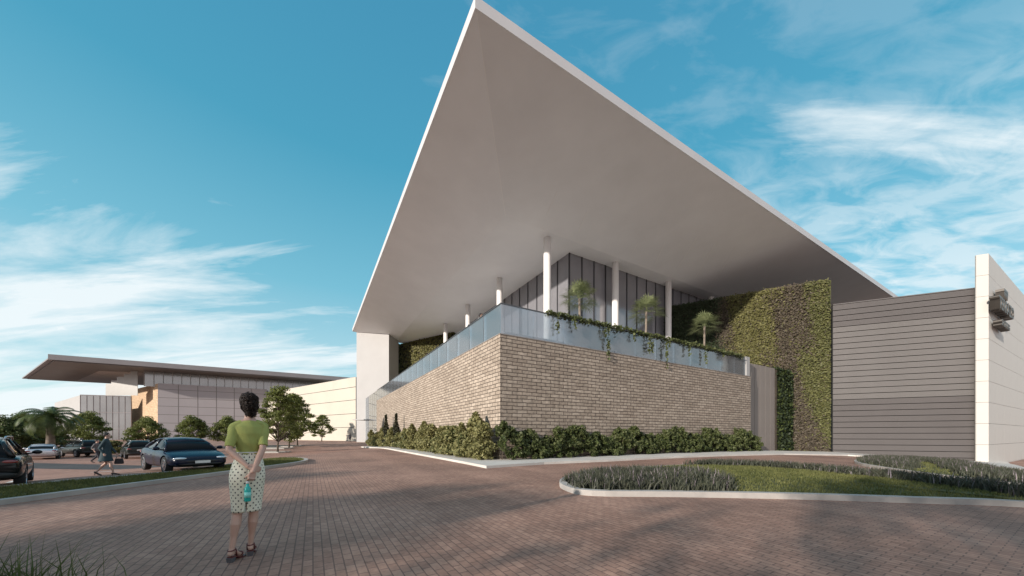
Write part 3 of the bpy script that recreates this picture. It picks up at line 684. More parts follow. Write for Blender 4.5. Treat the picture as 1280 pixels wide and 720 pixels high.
mb = MB(); wall(mb, D0+Wd*46, D0-Wd*.01, .5, -1, 13.2); mb.build('white_side_wall', M['white'], PV)
for k, (xa, xb, zt_) in enumerate(((132,139,16.3),(139,146,17.2),(146,155,18.3),(155,163,19.2),(163,172,19.9))):
    a, b = ray(xa,500,98.2), ray(xb,500,98.2); mb = MB(); wall(mb, V(a.x,a.y), V(b.x,b.y), .1, 12.9, zt_); mb.build('stair_glass', M['palepane'], PV)
CRM = empty('cream_building', (-60,97,0), 0, 'long cream clad hall closing the end of the drive', 'building')
cr, cd = V(-37.5,81.6), V(-.82,.57).normalized(); mb = MB(); cl_ = cr+cd*54
mb.hexa([V(p.x,p.y,-1) for p in (cl_, cr, cr+V(10,14), cl_+V(10,14))], [V(p.x,p.y,15.4) for p in (cl_, cr, cr+V(10,14), cl_+V(10,14))]); mb.build('clad_wall', M['cream'], CRM)
mb = MB(); nn = V(cd.y,-cd.x); nn = nn if nn.y < 0 else -nn
for zz in (3.3,6.6,9.9,13.0): mb.para(cr+nn*.03+V(0,0,zz), cd*54, -nn*.05, V(0,0,.10))
mb.build('shadow_joints', M['groove'], CRM)
mb = MB(); mb.box(cr+cd*14+V(4,6,16.2), 9, 4, 1.8, 0, -.6); mb.build('roof_plant_box', M['brownfascia'], CRM)
# ================================================================== trees, palms, hedges
def tree_mesh(H, trunk, rad, nclump, per, leaf, seed, mat, conical=.5, layered=0.0, tr=.09, sparse=1.0):
    """(trunk mesh, crown mesh) of a tree standing at the origin"""
    rng = np.random.default_rng(seed); mb = MB(); top = H*.93
    bend = rng.normal(0, .03*H, 2)*.4
    mb.tube([(0,0,-.15),(bend[0]*.2,bend[1]*.2,trunk*.5),(bend[0]*.5,bend[1]*.5,trunk),(bend[0]*.8,bend[1]*.8,(trunk+top)*.5),(bend[0],bend[1],top)], [tr*1.35,tr,tr*.85,tr*.5,tr*.12], 9)
    C = []; 
    for k in range(nclump):
        f = (k+.5)/nclump; f = f**.85; z = trunk+(H-trunk)*f
        prof = (math.sin(PI*min(1, (f+.16)/1.16)**.62)) if conical < .3 else (min(1, f/.22+.45))*(1-f)**(.35+.3*conical)*1.25
        r = rad*min(1, prof)*(.35+.80*math.sqrt(rng.random())); a = k*2.39996+rng.normal(0, .4)
        c = np.array([r*math.cos(a)+bend[0]*f, r*math.sin(a)+bend[1]*f, z+rng.normal(0, .03*H)]); C.append(c)
        z0 = max(trunk*.85, z-r*.55-.1*H)
        mb.tube([(bend[0]*.6, bend[1]*.6, z0), tuple((np.array([bend[0]*.6, bend[1]*.6, z0])+c)/2+np.array([0,0,.04*H])), tuple(c)], [tr*.42, tr*.26, tr*.07], 5)
    P = []; FN = []
    for c in C:
        s = rad*(.20+.14*rng.random()); n = int(per*(.6+.8*rng.random()))
        q = unit(rng.normal(size=(n, 3)))*(rng.random((n, 1))**.45)*s*np.array([1.15, 1.15, .72-.3*layered]); P.append(c+q); FN.append(unit(q)+np.array([0,0,.35+layered*.5]))
    P = np.concatenate(P); v, f = leaves(P, leaf, .6, 0, rng, np.concatenate(FN)*.6)
    return mb.mesh('trunk', M['bark'], True, False), np_mesh('crown', v, f, M[mat])
def tree(name, loc, meshes, label, group=None, rz=0.0, sc=1.0, cat_='tree', sz=None):
    r = empty(name, loc, rz, label, cat_, group); r.scale = (sc, sc, sz or sc)
    for nm, me in zip(('trunk', 'crown'), meshes): link_mesh(nm, me, r, world=False, origin=False)
    return r
AV = tree_mesh(5.6, 1.1, 1.85, 66, 150, .17, 3, 'leaf', .85, .8, .085)
RND = tree_mesh(4.3, 1.1, 2.5, 52, 170, .22, 5, 'leaf', .75, .9, .10)
DK = tree_mesh(4.6, 1.0, 2.6, 75, 150, .24, 8, 'leaf_dark', .15, .2, .14)
g = G(347,565.5); tree('avenue_tree', g, AV, 'nearest and largest of the slim trunked trees beside the woman\'s shoulder', 'trees along the drive', .3, 1.12, sz=1.36)
g = G(361,560.5); tree('avenue_tree', g, AV, 'second slim trunked tree of the drive row, partly behind the nearest one', 'trees along the drive', 1.7, 1.2, sz=1.42)
g = G(372,558.0); tree('avenue_tree', g, AV, 'last slim trunked tree of the drive row, farthest right of the overlapping crowns', 'trees along the drive', 3.9, 1.3, sz=1.45)
g = ray(402,553.2,78.0); tree('small_tree', V(g.x,g.y,tz(g.x,g.y)), AV, 'lone small tree standing clear in front of the cream hall', None, 2.2, 1.16, sz=1.05)
for px, d, sc, rz, lab in ((110,46,1.0,.4,'broad low tree at the left of the row behind the parked cars, by the palm'), (184,47,.88,1.9,'low tree behind the dark estate car, against the stone side wall'),
                           (240,49,.92,3.0,'low tree above the dark blue car, against the mauve wall'), (284,51,.92,5.0,'low tree half hidden behind the woman in green')):
    p = ray(px, 550, d); tree('car_park_tree', V(p.x,p.y,tz(p.x,p.y)), RND, lab, 'trees behind the parked cars', rz, sc*.82, sz=sc*1.12)
for px, d, sc, rz, lab in ((8,36,.80,.2,'dark bushy tree cut by the left edge of the picture'), (30,39,.9,1.4,'dark bushy tree between the picture edge and the palm'), (46,44,.9,3.3,'dark bushy tree directly behind the feather palm')):
    p = ray(px, 550, d); tree('bushy_tree', V(p.x,p.y,tz(p.x,p.y)), DK, lab, 'bushy trees left of the palm', rz, sc)
# trees left of the frame that shade the near paving
BIG = tree_mesh(9.5, 2.6, 3.9, 50, 48, .36, 21, 'leaf', .1, .3, .2)
for x, y, sc, rz in SHADE_TREES:
    tree('shade_tree', V(x,y,tz(x,y)), BIG, 'broad leafy shade tree standing outside the left of the frame', 'shade trees out of frame', rz, sc)
# feather palm in the car park
def feather_palm(loc):
    r = empty('feather_palm', loc, 0, 'feather palm with arching fronds behind the white saloon car', 'palm'); mb = MB(); rng = np.random.default_rng(4)
    mb.tube([(0,0,-.2),(.02,0,1.9),(0,.02,3.8)], [.36,.28,.33], 12); link_mesh('trunk', mb.mesh('trunk', M['trunk'], True, False), r, False, False)
    vs, fs = [], []
    for k in range(34):
        a = k*2.4; el = 1.25-1.35*(k/34)+rng.normal(0, .07); L = 2.6+.5*rng.random(); d = np.array([math.cos(a), math.sin(a), 0]); n = 22; p = np.array([0, 0, 3.85]); e = el
        for j in range(n):
            st = L/n; q = p+st*(d*math.cos(e)+np.array([0,0,math.sin(e)])); e -= .085+.03*(1-el/1.3); side = np.array([-d[1], d[0], 0]); ll = .62*math.sin(PI*min(.97, (j+2)/(n+2)))+.08
            tang = (q-p)/st
            for s in (-1, 1):
                tip = p+tang*ll*.55+side*s*ll*.8+np.array([0, 0, -.25*ll]); i = len(vs); vs += [p-tang*.06, p+tang*.06, tip+tang*.01, tip-tang*.01]; fs.append([i, i+1, i+2, i+3])
            i = len(vs); w_ = side*.035; vs += [p-w_, p+w_, q+w_*.8, q-w_*.8]; fs.append([i, i+1, i+2, i+3]); p = q
    link_mesh('crown', np_mesh('crown', np.array(vs), np.array(fs), M['palm']), r, False, False)
p = ray(63, 550, 33.5); feather_palm(V(p.x, p.y, tz(p.x, p.y)))
# fan palms on the terrace
def fan_palm_mesh(seed):
    rng = np.random.default_rng(seed); mb = MB(); mb.tube([(0,0,-.1),(.05,.02,2.4),(.02,.0,4.3)], [.13,.085,.09], 9); vs, fs = [], []
    for k in range(30):
        a = k*2.4+rng.normal(0, .2); el = 1.45-1.9*(k/30)+rng.normal(0, .1); d = np.array([math.cos(a)*math.cos(el), math.sin(a)*math.cos(el), math.sin(el)]); L = .65+.2*rng.random()
        b = np.array([0, 0, 4.25]); c = b+d*L+np.array([0, 0, -.05]); side = np.array([-math.sin(a), math.cos(a), 0]); up = np.cross(side, d)
        i = len(vs); w_ = side*.018; vs += [b-w_, b+w_, c+w_, c-w_]; fs.append([i, i+1, i+2, i+3])
        for j in range(15):
            th = (j-7)/7*1.75; ld = d*math.cos(th)+side*math.sin(th)+up*(-.18*abs(math.sin(th))); ln = .92*(1-.25*abs(th)/1.75)*(.9+.2*rng.random()); m = c+ld*ln*.55; tp = c+ld*ln+np.array([0, 0, -.18]); pw = np.cross(ld, up)*.032
            i = len(vs); vs += [c, m+pw, tp, m-pw]; fs.append([i, i+1, i+2, i+3])
    return mb.mesh('trunk', M['trunk'], True, False), np_mesh('crown', np.array(vs), np.array(fs), M['palm_l'])
FP = fan_palm_mesh(6)
for u, px, sc, rz, lab in ((3.1,724,1.0,.2,'fan palm nearest the terrace corner, between the first and second right-hand columns'), (2.8,808,1.06,1.5,'fan palm between the second and third right-hand columns'), (2.2,881,1.02,2.9,'fan palm against the dark part of the living wall')):
    k = (px-CX)/F; o = uv2(0, u); s = (k*o.y-o.x)/(U2.x-k*U2.y); p = o+U2*s
    tree('fan_palm', V(p.x,p.y,ZF-.02), FP, lab, 'fan palms on the terrace', rz, sc, 'palm')
# vine over the balustrade
def vine():
    P = []; rng = np.random.default_rng(12)
    for k in range(2600):
        s = 3.2+22.2*rng.random(); thick = .5+.5*math.sin(s*1.1+.6)*math.sin(s*.37+1); 
        hang = abs(rng.normal(0, .08+.14*max(0, math.sin(s*2.3))*thick)); P.append(tuple(uv2(s, rng.uniform(-.12, .32), ZB+.10+rng.uniform(-.02, .14)*(.6+thick)-hang)))
    for s in (3.9,5.2,7.8,8.1,10.6,12.2,12.5,14.2,14.5,17.0,19.3,22.0):
        L = .5+.9*rng.random()+(1.1 if s in (8.1,14.2) else 0)
        for j in range(int(L*36)): P.append(tuple(uv2(s+rng.normal(0, .06), -.10+rng.normal(0, .04), ZB+.05-L*rng.random())))
    v, f = leaves(np.array(P), .17, .75, .2, rng); return v, f
v, f = vine(); r = empty('trailing_vine', uv2(3, 0, ZB), 0, 'trailing green vine spilling over the glass balustrade of the terrace', 'vine')
link_mesh('foliage', np_mesh('foliage', v, f, M['hedge']), r)
mb = MB(); mb.tube([tuple(uv2(3.2+k*.93, .26+.05*math.sin(k*1.7), ZB+.085+.03*math.sin(k*2.1))) for k in range(24)], .02, 5); mb.build('stem', M['bark'], r)
# hedge in front of the shaded brick face
def hedge(name, a, b, dep, h, n, leaf, mats, label, seed):
    rng = np.random.default_rng(seed); r = empty(name, (a+b)/2, 0, label, 'hedge'); d = (b-a); L = d.length; d = d/L; nrm = np.array((d.y, -d.x, 0))
    nc = int(L*46); cs = rng.random(nc)*L; cf = rng.random(nc)**.6; co_ = dep*(.2+.65*rng.random(nc))*(1-.45*cf**2); ch = h*(.70+.16*np.sin(cs*1.3+1)+.10*np.sin(cs*3.7)+.16*rng.random(nc)); cr = .10+.12*rng.random(nc)
    i_ = rng.integers(0, nc, n); g_ = unit(rng.normal(size=(n, 3)))*(rng.random((n, 1))**.4)*cr[i_][:, None]*np.array([1.2, 1, 1.1])
    s = np.clip(cs[i_]+g_[:, 0], 0, L); off = np.clip(co_[i_]+g_[:, 1], 0, None); hh = 1.0; fz = np.clip(cf[i_]*ch[i_]+g_[:, 2], -.08, None)
    P = np.array(a)[None, :]+np.outer(s, np.array(d))+np.outer(off, nrm); P[:, 2] = np.array([tz(x, y) for x, y in P[:, :2]])+.12+fz*hh
    v, f = leaves(P, leaf, .7, .3, rng, nrm*.5); mi = (rng.random(n) < .3).astype(int); link_mesh('foliage', np_mesh('foliage', v, f, mats, mi), r)
    mb = MB()
    for q in range(int(L/.45)):
        p = a+d*(q*.45+.2)+Vector(nrm)*(dep*.4); z = tz(p.x, p.y); mb.tube([(p.x,p.y,z), (p.x+rng.normal(0,.1),p.y+rng.normal(0,.1),z+h*.75)], [.02,.008], 5)
    mb.build('stems', M['bark'], r)
hedge('hedge', uv2(-.35,-.08), uv2(27.1,-.08), 1.1, 1.85, 70000, .15, [M['hedge'], M['leaf_dark']], 'long dark green hedge at the foot of the shaded right-hand brick face', 31)
# single shrubs in front of the sunlit brick face
def shrub_mesh(h, r_, n, leaf, seed, mats, pointed=.6):
    rng = np.random.default_rng(seed); z = rng.random(n)**.9; rr = r_*(1-pointed*z**1.6)*(.75+.25*np.sin(z*13+seed))*np.sqrt(rng.random(n)); a = rng.random(n)*2*PI+.5*np.sin(z*7)
    P = np.stack([rr*np.cos(a), rr*np.sin(a), .05+z*h*(.93+.14*rng.random(n))], 1); v, f = leaves(P, leaf, .65, .3, rng); mb = MB()
    for q in range(6): mb.tube([(0,0,-.05),(r_*.25*math.cos(q),r_*.25*math.sin(q),h*.4),(r_*.45*math.cos(q),r_*.45*math.sin(q),h*.8)], [.025,.017,.006], 5)
    return mb.mesh('stem', M['bark'], True, False), np_mesh('foliage', v, f, mats, (rng.random(n) < .3).astype(int) if len(mats) > 1 else None)
SH = [shrub_mesh(1.75, .92, 2600, .17, 41, [M['hedge_y'], M['hedge_y']], .55), shrub_mesh(2.05, .85, 2600, .17, 42, [M['hedge_y'], M['hedge_y']], .72), shrub_mesh(1.5, 1.0, 2600, .17, 43, [M['hedge_y'], M['hedge']], .4)]
CY = shrub_mesh(3.5, .50, 2300, .17, 44, [M['shadow_leaf']], .7)
vs_ = [.35,1.5,2.5,3.6,5.0,6.5,8.0,9.7,11.5,13.4,15.3,17.2,19.0,20.6,24.5,26.2,30.2,32.2,34.3,36.4,38.5,40.6]
nm_ = {0:'first yellow green shrub on the sunlit brick face, right at the wall corner', 1:'tall pointed yellow green shrub second from the wall corner'}
for k, v_ in enumerate(vs_):
    p = uv2(-.85+.12*math.sin(k*2.3), v_); o = SH[(k*7+k//3) % 3]
    r = tree('shrub', V(p.x,p.y,tz(p.x,p.y)+.10), o, nm_.get(k, 'yellow green shrub in the row at the foot of the sunlit brick face'), 'shrubs along the sunlit brick face', k*1.1, 1.03+.16*math.sin(k*1.9), 'shrub')
for v_, lab, sc in ((22.4,'narrow dark leafy stand-in for a wall shadow, nearer the wall corner of the two',1.0), (28.4,'narrow dark leafy stand-in for a wall shadow, farther from the wall corner of the two',1.05)):
    p = uv2(-.9, v_); tree('shadow_column', V(p.x,p.y,.1), CY, lab, 'dark shadow columns among the shrubs', v_, sc, 'shadow_column')  # leafy columns added in place of two shadows on shrubs and brick
# green shrubs between the far parked cars
LS = shrub_mesh(1.3, 1.1, 1500, .22, 47, [M['hedge'], M['hedge_y']], .4)
for k, (px, d) in enumerate(((84,40),(133,40),(142,38),(97,42))):
    p = ray(px, 550, d); tree('low_shrub', V(p.x,p.y,tz(p.x,p.y)), LS, ('low shrub beside the white saloon car','low shrub behind the walking woman in the dark coat','low shrub left of the dark estate car','low shrub behind the dark off-road car')[k], 'low shrubs behind the parked cars', k, 1.0, 'shrub')
# ornamental grass at the bottom left corner
P = np.zeros((300, 3)); P[:, 0] = RNG.normal(-3.88, .2, 300); P[:, 1] = RNG.normal(2.58, .16, 300); v, f = blades(P, .46, .012, .8)
tag(link_mesh('grass_clump', np_mesh('grass_clump', v, f, M['leaf_dark'])), 'loose dark clump of long grass at the bottom left corner', 'grass clump')
# kerbed islands that end the parking rows under the trees
for k, (c, w_, d_, rz, lab) in enumerate(((G(347,566), 5.2, 2.4, .12, 'a'), (G(352,561), 6.5, 2.4, .12, 'b'), (G(362,558.3), 7.5, 2.6, .12, 'c'))):
    c = V(c.x-w_*.33, c.y+.3); pl = []
    for x, y in ((-w_/2,-d_/2),(w_/2-.5,-d_/2),(w_/2,-d_/2+.5),(w_/2,d_/2-.5),(w_/2-.5,d_/2),(-w_/2,d_/2)):
        pl.append((c.x+x*math.cos(rz)-y*math.sin(rz), c.y+x*math.sin(rz)+y*math.cos(rz)))
    bed('tree_island_kerb', 'tree_island_lawn', pl, .22, .14)
# ================================================================== cars
def paint(name, c, rough=.25, metal=.0): return surf(name, c, rough, metal, .03, 1, coat=.12, spec=.25)
M['blue'] = paint('dark blue car paint', (.003,.007,.022)); M['black'] = paint('black car paint', (.008,.009,.010), .15); M['silver'] = paint('silver car paint', (.55,.55,.58), .3, .6); M['dkgreen'] = paint('dark green grey car paint', (.02,.024,.022))
M['carglass'] = surf('car window glass', (.006,.006,.007), .03, 0, .02, 1, spec=.14); M['tyre'] = surf('tyre rubber', (.015,.015,.016), .85); M['rim'] = surf('alloy rim', (.5,.5,.52), .25, .9, .05)
M['lamp'] = surf('headlamp lens', (.6,.62,.65), .08, .4, .05, coat=1); M['tail'] = surf('tail lamp lens', (.22,.015,.012), .12, 0, .1, coat=1); M['plate'] = surf('number plate', (.7,.7,.68), .4); M['trim'] = surf('black plastic trim', (.014,.014,.015), .6)
SPEC = {
 'saloon': dict(L=4.55, W=1.84, st=[(-2.27,.42,.74,.66),(-2.2,.30,.93,.80),(-1.75,.24,1.0,.90),(-1.0,.20,.96,.915),(0,.19,.92,.92),(.85,.20,.90,.92),(1.35,.22,.86,.91),(1.85,.24,.76,.88),(2.15,.26,.65,.80),(2.27,.34,.54,.66)],
   gh=[(1.12,.87,.78,.0),(.72,.92,.77,.27),(.25,.92,.76,.43),(-.35,.94,.755,.455),(-.95,.95,.74,.39),(-1.45,.97,.72,.2),(-1.85,.985,.66,.0)], R=.335, wx=(-1.33,1.36), roof=(1,5)),
 'offroader': dict(L=4.5, W=1.88, st=[(-2.25,.48,.90,.74),(-2.18,.36,1.02,.86),(-1.75,.30,1.06,.92),(-1.0,.25,1.05,.93),(0,.25,1.02,.93),(.8,.26,1.0,.93),(1.3,.28,.98,.92),(1.8,.3,.92,.88),(2.12,.34,.80,.80),(2.25,.42,.66,.68)],
   gh=[(1.18,.97,.80,.0),(.78,1.0,.79,.28),(.35,1.0,.78,.50),(-.4,1.03,.77,.55),(-1.3,1.04,.75,.52),(-1.8,1.04,.72,.40),(-2.12,1.0,.70,.02)], R=.365, wx=(-1.36,1.38), roof=(1,5)),
}
def car_body(sp):
    rings = []
    for x, zb, zt, w_ in sp['st']:
        half = [(0,zb),(w_*.78,zb),(w_*.94,zb+.07),(w_*.985,zb+.22*(zt-zb)+.02),(w_,zb+.52*(zt-zb)),(w_*.985,zt-.20*(zt-zb)),(w_*.93,zt-.035),(w_*.80,zt),(w_*.4,zt+.022),(0,zt+.03)]
        rings.append([(x,y,z) for y, z in half]+[(x,-y,z) for y, z in reversed(half[1:-1])])
    mb = MB(); mb.rings(rings); me = evaluated(mb.mesh('body', [M['trim']], True, False), ('SUBSURF', dict(levels=2)))
    cut = MB()
    for wx in sp['wx']:
        for s in (-1, 1):
            cut.rings([[(wx+(sp['R']+.05)*math.cos(2*PI*k/28), y, sp['R']+(sp['R']+.05)*math.sin(2*PI*k/28)) for k in range(28)] for y in ((s*1.2, s*.62) if s > 0 else (s*.62, s*1.2))])
    cm = cut.mesh('cut', [M['trim']], False, False); bm = bmesh.new(); bm.from_mesh(cm); bmesh.ops.recalc_face_normals(bm, faces=bm.faces); bm.to_mesh(cm); bm.free()
    bm = bmesh.new(); bm.from_mesh(me); bmesh.ops.recalc_face_normals(bm, faces=bm.faces); bm.to_mesh(me); bm.free()
    co = bpy.data.objects.new('cut', cm); COL.objects.link(co); me = evaluated(me, ('BOOLEAN', dict(operation='DIFFERENCE', object=co, solver='EXACT'))); bpy.data.objects.remove(co)
    me.polygons.foreach_set('use_smooth', [True]*len(me.polygons))
    try: me.set_sharp_from_angle(angle=math.radians(38))
    except Exception: pass
    return me
def wheel_meshes(R):
    t_, r_ = MB(), MB(); n = 28
    prof = [(.62*R,-.09),(.93*R,-.105),(R,-.075),(R,.075),(.93*R,.105),(.62*R,.09)]
    t_.rings([[(math.cos(2*PI*k/n)*r, y, math.sin(2*PI*k/n)*r) for k in range(n)] for r, y in prof], False)
    r_.rings([[(math.cos(2*PI*k/n)*r, y, math.sin(2*PI*k/n)*r) for k in range(n)] for r, y in ((.66*R,.06),(.66*R,.095),(.60*R,.098),(.58*R,.05),(.05*R,.04))], True)
    for k in range(5):
        a = 2*PI*k/5
        for da in (-.13, .13):
            d = V(math.cos(a+da),0,math.sin(a+da)); s = V(-d.z,0,d.x)*.028; p = V(math.cos(a),0,math.sin(a))*.1*R
            r_.para(p-s+V(0,.055,0), d*R*.60-p*.4, s*2, V(0,.035,0))
    r_.rings([[(math.cos(2*PI*k/12)*.07, y, math.sin(2*PI*k/12)*.07) for k in range(12)] for y in (.05,.105)])
    return t_.mesh('wheel', M['tyre'], True, False), r_.mesh('rim', M['rim'], False, False)
CACHE = {}
def car(name, kind, pos, head, mat, label, sc=1.0, sz=1.0, group='cars in the car park'):
    sp = SPEC[kind]; r = empty(name, pos, head, label, 'car', group); r.scale = (sc, sc, sc*sz)
    if kind not in CACHE: CACHE[kind] = (car_body(sp), wheel_meshes(sp['R']))
    body, (tm, rm) = CACHE[kind]; body = body.copy(); body.materials.clear(); body.materials.append(M[mat]); lk = lambda n, me, p=r: link_mesh(n, me, p, False, False)
    B = lk('body', body)
    gh = sp['gh']; rings = []                                       # glasshouse
    for x, zb, w_, h in gh:
        k = h/.46; wr = w_-.20*k; half = [(0,zb-.06),(w_,zb-.06),(w_,zb+.005),(wr+.015,zb+h-.045*min(1,k)),(wr-.07,zb+h-.005),(0,zb+h+.02)]
        rings.append([(x,y,z) for y, z in half]+[(x,-y,z) for y, z in reversed(half[1:-1])])
    mb = MB(); mb.rings(rings); lk('window_glass', mb.mesh('window_glass', M['carglass'], True, False))
    a, b = sp['roof']; mb = MB(); rr = []; seq = gh[a:b+1]              # roof skin with pillars
    for i, (x, zb, w_, h) in enumerate(seq):
        if i == 0: x -= .12
        if i == len(seq)-1: x += .15
        k = h/.46; wr = w_-.20*k; zz = zb+h+.012+(.05 if i in (0, len(seq)-1) and h < .4 else 0); rr.append([(x,-wr,zz-.05),(x,-wr+.09,zz+.004),(x,0,zz+.026),(x,wr-.09,zz+.004),(x,wr,zz-.05),(x,wr-.05,zz-.08),(x,0,zz-.04),(x,-wr+.05,zz-.08)])
    mb.rings(rr)
    for s in (-1, 1):
        def q(i, f=0.0, top=True):
            x, zb, w_, h = gh[i]; k = h/.46; return V(x, s*((w_-.20*k+.012) if top else w_+.004), zb+(h-.03 if top else 0))
        mb.tube([q(0,0,False), q(1), q(2)], [.035,.03,.03], 6); mb.tube([q(3), q(3)+V(.02,0,0), V(gh[3][0]-.06, s*(gh[3][2]+.006), gh[3][1])], [.03,.03,.035], 6)
        mb.tube([q(4), q(5), V(gh[6][0]+.05, s*(gh[6][2]), gh[6][1]+.01)], [.03,.05,.085], 6); mb.tube([q(2), q(3), q(4)], .026, 6)
    lk('roof', mb.mesh('roof', M[mat], True, False))
    for wx in sp['wx']:
        for s in (-1, 1):
            wo = lk('wheel', tm); wo.location = (wx, s*(sp['W']/2-.13), sp['R']); wo.rotation_euler = (0, .3*wx, 0 if s > 0 else PI); lk('rim', rm, wo)
    f = sp['st'][-2]; e = sp['st'][-1]; b0 = sp['st'][1]
    for s in (-1, 1):
        mb = MB(); mb.ball((f[0]-.05, s*.60, f[2]-.055), .14, .24, .055, 14, 6); lk('headlight', mb.mesh('headlight', M['lamp'], True, False))
        mb = MB(); mb.ball((b0[0]+.03, s*.64, b0[2]-.14), .09, .19, .075, 14, 6); lk('tail_light', mb.mesh('tail_light', M['tail'], True, False))
        mb = MB(); mb.ball((gh[1][0]+.15, s*(gh[1][2]+.22), gh[1][1]+.06), .07, .11, .075, 12, 6); mb.tube([(gh[1][0]+.17, s*gh[1][2], gh[1][1]), (gh[1][0]+.15, s*(gh[1][2]+.14), gh[1][1]+.03)], .025, 6); lk('wing_mirror', mb.mesh('wing_mirror', M[mat], True, False))
        mb = MB(); mb.box((-.25, s*(sp['W']/2+.002), .70), .2, .03, .03); mb.box((-1.02, s*(sp['W']/2-.002), .74), .2, .03, .03); lk('door_handle', mb.mesh('door_handle', M['rim'], False, False))
    mb = MB(); mb.ball((e[0]-.05, 0, e[2]-.07), .06, .56, .09, 16, 6, 0); mb.ball((e[0]-.06, 0, e[1]+.03), .07, .66, .07, 16, 6); lk('grille', mb.mesh('grille', M['trim'], True, False))
    mb = MB(); mb.box((e[0]+.025, 0, e[1]+.115), .025, .46, .10); lk('number_plate', mb.mesh('number_plate', M['plate'], False, False))
    mb = MB(); mb.box((sp['st'][0][0]-.02, 0, sp['st'][0][2]-.12), .03, .50, .11); lk('number_plate', mb.mesh('number_plate', M['plate'], False, False))
    if kind == 'offroader':
        mb = MB()
        for s in (-1, 1): mb.tube([(.25,s*.58,1.53),(.1,s*.58,1.62),(-1.3,s*.57,1.62),(-1.5,s*.56,1.55)], .022, 6)
        lk('roof_rails', mb.mesh('roof_rails', M['rim'], True, False))
        mb = MB(); mb.ball((-2.2,0,.50),.10,.84,.13,16,6); lk('rear_bumper', mb.mesh('rear_bumper', M['trim'], True, False))
    return r
def at(x, y): return V(x, y, tz(x, y))
car('blue_car', 'saloon', at(-13.62,14.05), math.atan2(-.52,.855), 'blue', 'dark blue saloon car parked nose first at the lawn verge', .97, .98)
car('black_car', 'offroader', at(-15.35,9.75), math.atan2(.61,-.79), 'black', 'black off-road car cut by the left edge, seen from behind', .97, .93)
p = ray(57, 560, 30); car('white_car', 'saloon', at(p.x-.2,p.y), math.atan2(.62,-.78), 'silver', 'pale silver saloon car parked behind the black car', 1.0, .92)
p = ray(103, 560, 33); car('off_road_car', 'offroader', at(p.x,p.y), math.atan2(.35,-1), 'dkgreen', 'dark off-road car parked beside the silver saloon', 1.0, 1.0)
p = ray(172, 560, 31); car('estate_car', 'offroader', at(p.x,p.y), math.atan2(.75,-1), 'dkgreen', 'dark estate car with red tail lamps behind the walking woman', 1.0, 1.0)
p = ray(208, 560, 34); car('far_car', 'saloon', at(p.x,p.y), math.atan2(.75,-1), 'black', 'dark saloon car half hidden behind the roof of the blue car', 1.0, 1.0)
# ================================================================== people
M['skin'] = surf('skin', (.52,.33,.26), .5, var=.06, scale=4); M['skin_dark'] = surf('darker skin', (.30,.18,.13), .5, var=.06, scale=4)
M['hair'] = leaf_mat('dark brown hair', (.010,.006,.005), (.026,.015,.011), .55, 0.0, 30); M['hair_black'] = surf('black hair', (.015,.013,.013), .5)
M['lime'] = surf('lime green knit', (.34,.375,.11), .85, var=.10, scale=9, bump=.35, bscale=160)
M['leather'] = surf('red brown sandal leather', (.13,.03,.028), .5); M['heelgrey'] = surf('grey heel block', (.10,.10,.11), .6); M['eyewhite'] = surf('eye', (.5,.48,.46), .2)
M['coat'] = surf('dark teal coat cloth', (.028,.055,.066), .85, var=.2, scale=6, bump=.3, bscale=60); M['greycloth'] = surf('grey cloth', (.11,.11,.12), .85); M['whitecloth'] = surf('white cloth', (.7,.7,.7), .8); M['darkcloth'] = surf('dark trouser cloth', (.03,.03,.04), .85)
M['shoe'] = surf('dark shoe leather', (.03,.018,.018), .4); M['bag'] = surf('bag leather', (.03,.025,.028), .5)
def dots_mat():
    m, t, b = new_mat('cream polka dot cloth'); uv = t.n('ShaderNodeTexCoord').outputs['UV']
    mp = t.n('ShaderNodeMapping'); mp.inputs['Rotation'].default_value = (0,0,PI/4); mp.inputs['Scale'].default_value = (1/.046,)*3; t.l(uv, mp.inputs[0])
    vo = t.n('ShaderNodeTexVoronoi', voronoi_dimensions='2D'); vo.inputs['Scale'].default_value = 1; vo.inputs['Randomness'].default_value = 0.12; t.l(mp.outputs[0], vo.inputs['Vector'])
    k = t.math('LESS_THAN', vo.outputs['Distance'], .19); tc = t.n('ShaderNodeTexCoord').outputs['Object']
    c = t.mix(k, t.ramp(t.noise(tc, 5, 3), [(.3, (.70,.69,.55)), (.7, (.80,.79,.67))]), (.02,.02,.025)); t.l(c, b.inputs['Base Color']); b.inputs['Roughness'].default_value = .85
    t.l(t.bump(t.noise(tc, 9, 4), .25, .02), b.inputs['Normal']); return m
M['dots'] = dots_mat()
def fuse(mb, name, mat, voxel, smooth=4):
    """one continuous skin over overlapping solid pieces"""
    me = mb.mesh(name, mat, True, False); bm = bmesh.new(); bm.from_mesh(me); bmesh.ops.recalc_face_normals(bm, faces=bm.faces); bm.to_mesh(me); bm.free()
    me = evaluated(me, ('REMESH', dict(mode='VOXEL', voxel_size=voxel)), ('SMOOTH', dict(factor=.5, iterations=smooth)))
    me.polygons.foreach_set('use_smooth', [True]*len(me.polygons)); return me
def finger(mb, base, d1, d2, L, r):
    a = Vector(base); b = a+d1*L*.5; c = b+(d1*.55+d2*.45).normalized()*L*.3; e = c+(d1*.15+d2*.85).normalized()*L*.24
    mb.tube([a-d1*.012, a, b, c, e], [r*1.1, r*1.05, r, r*.92, r*.78], 8, round_=True)
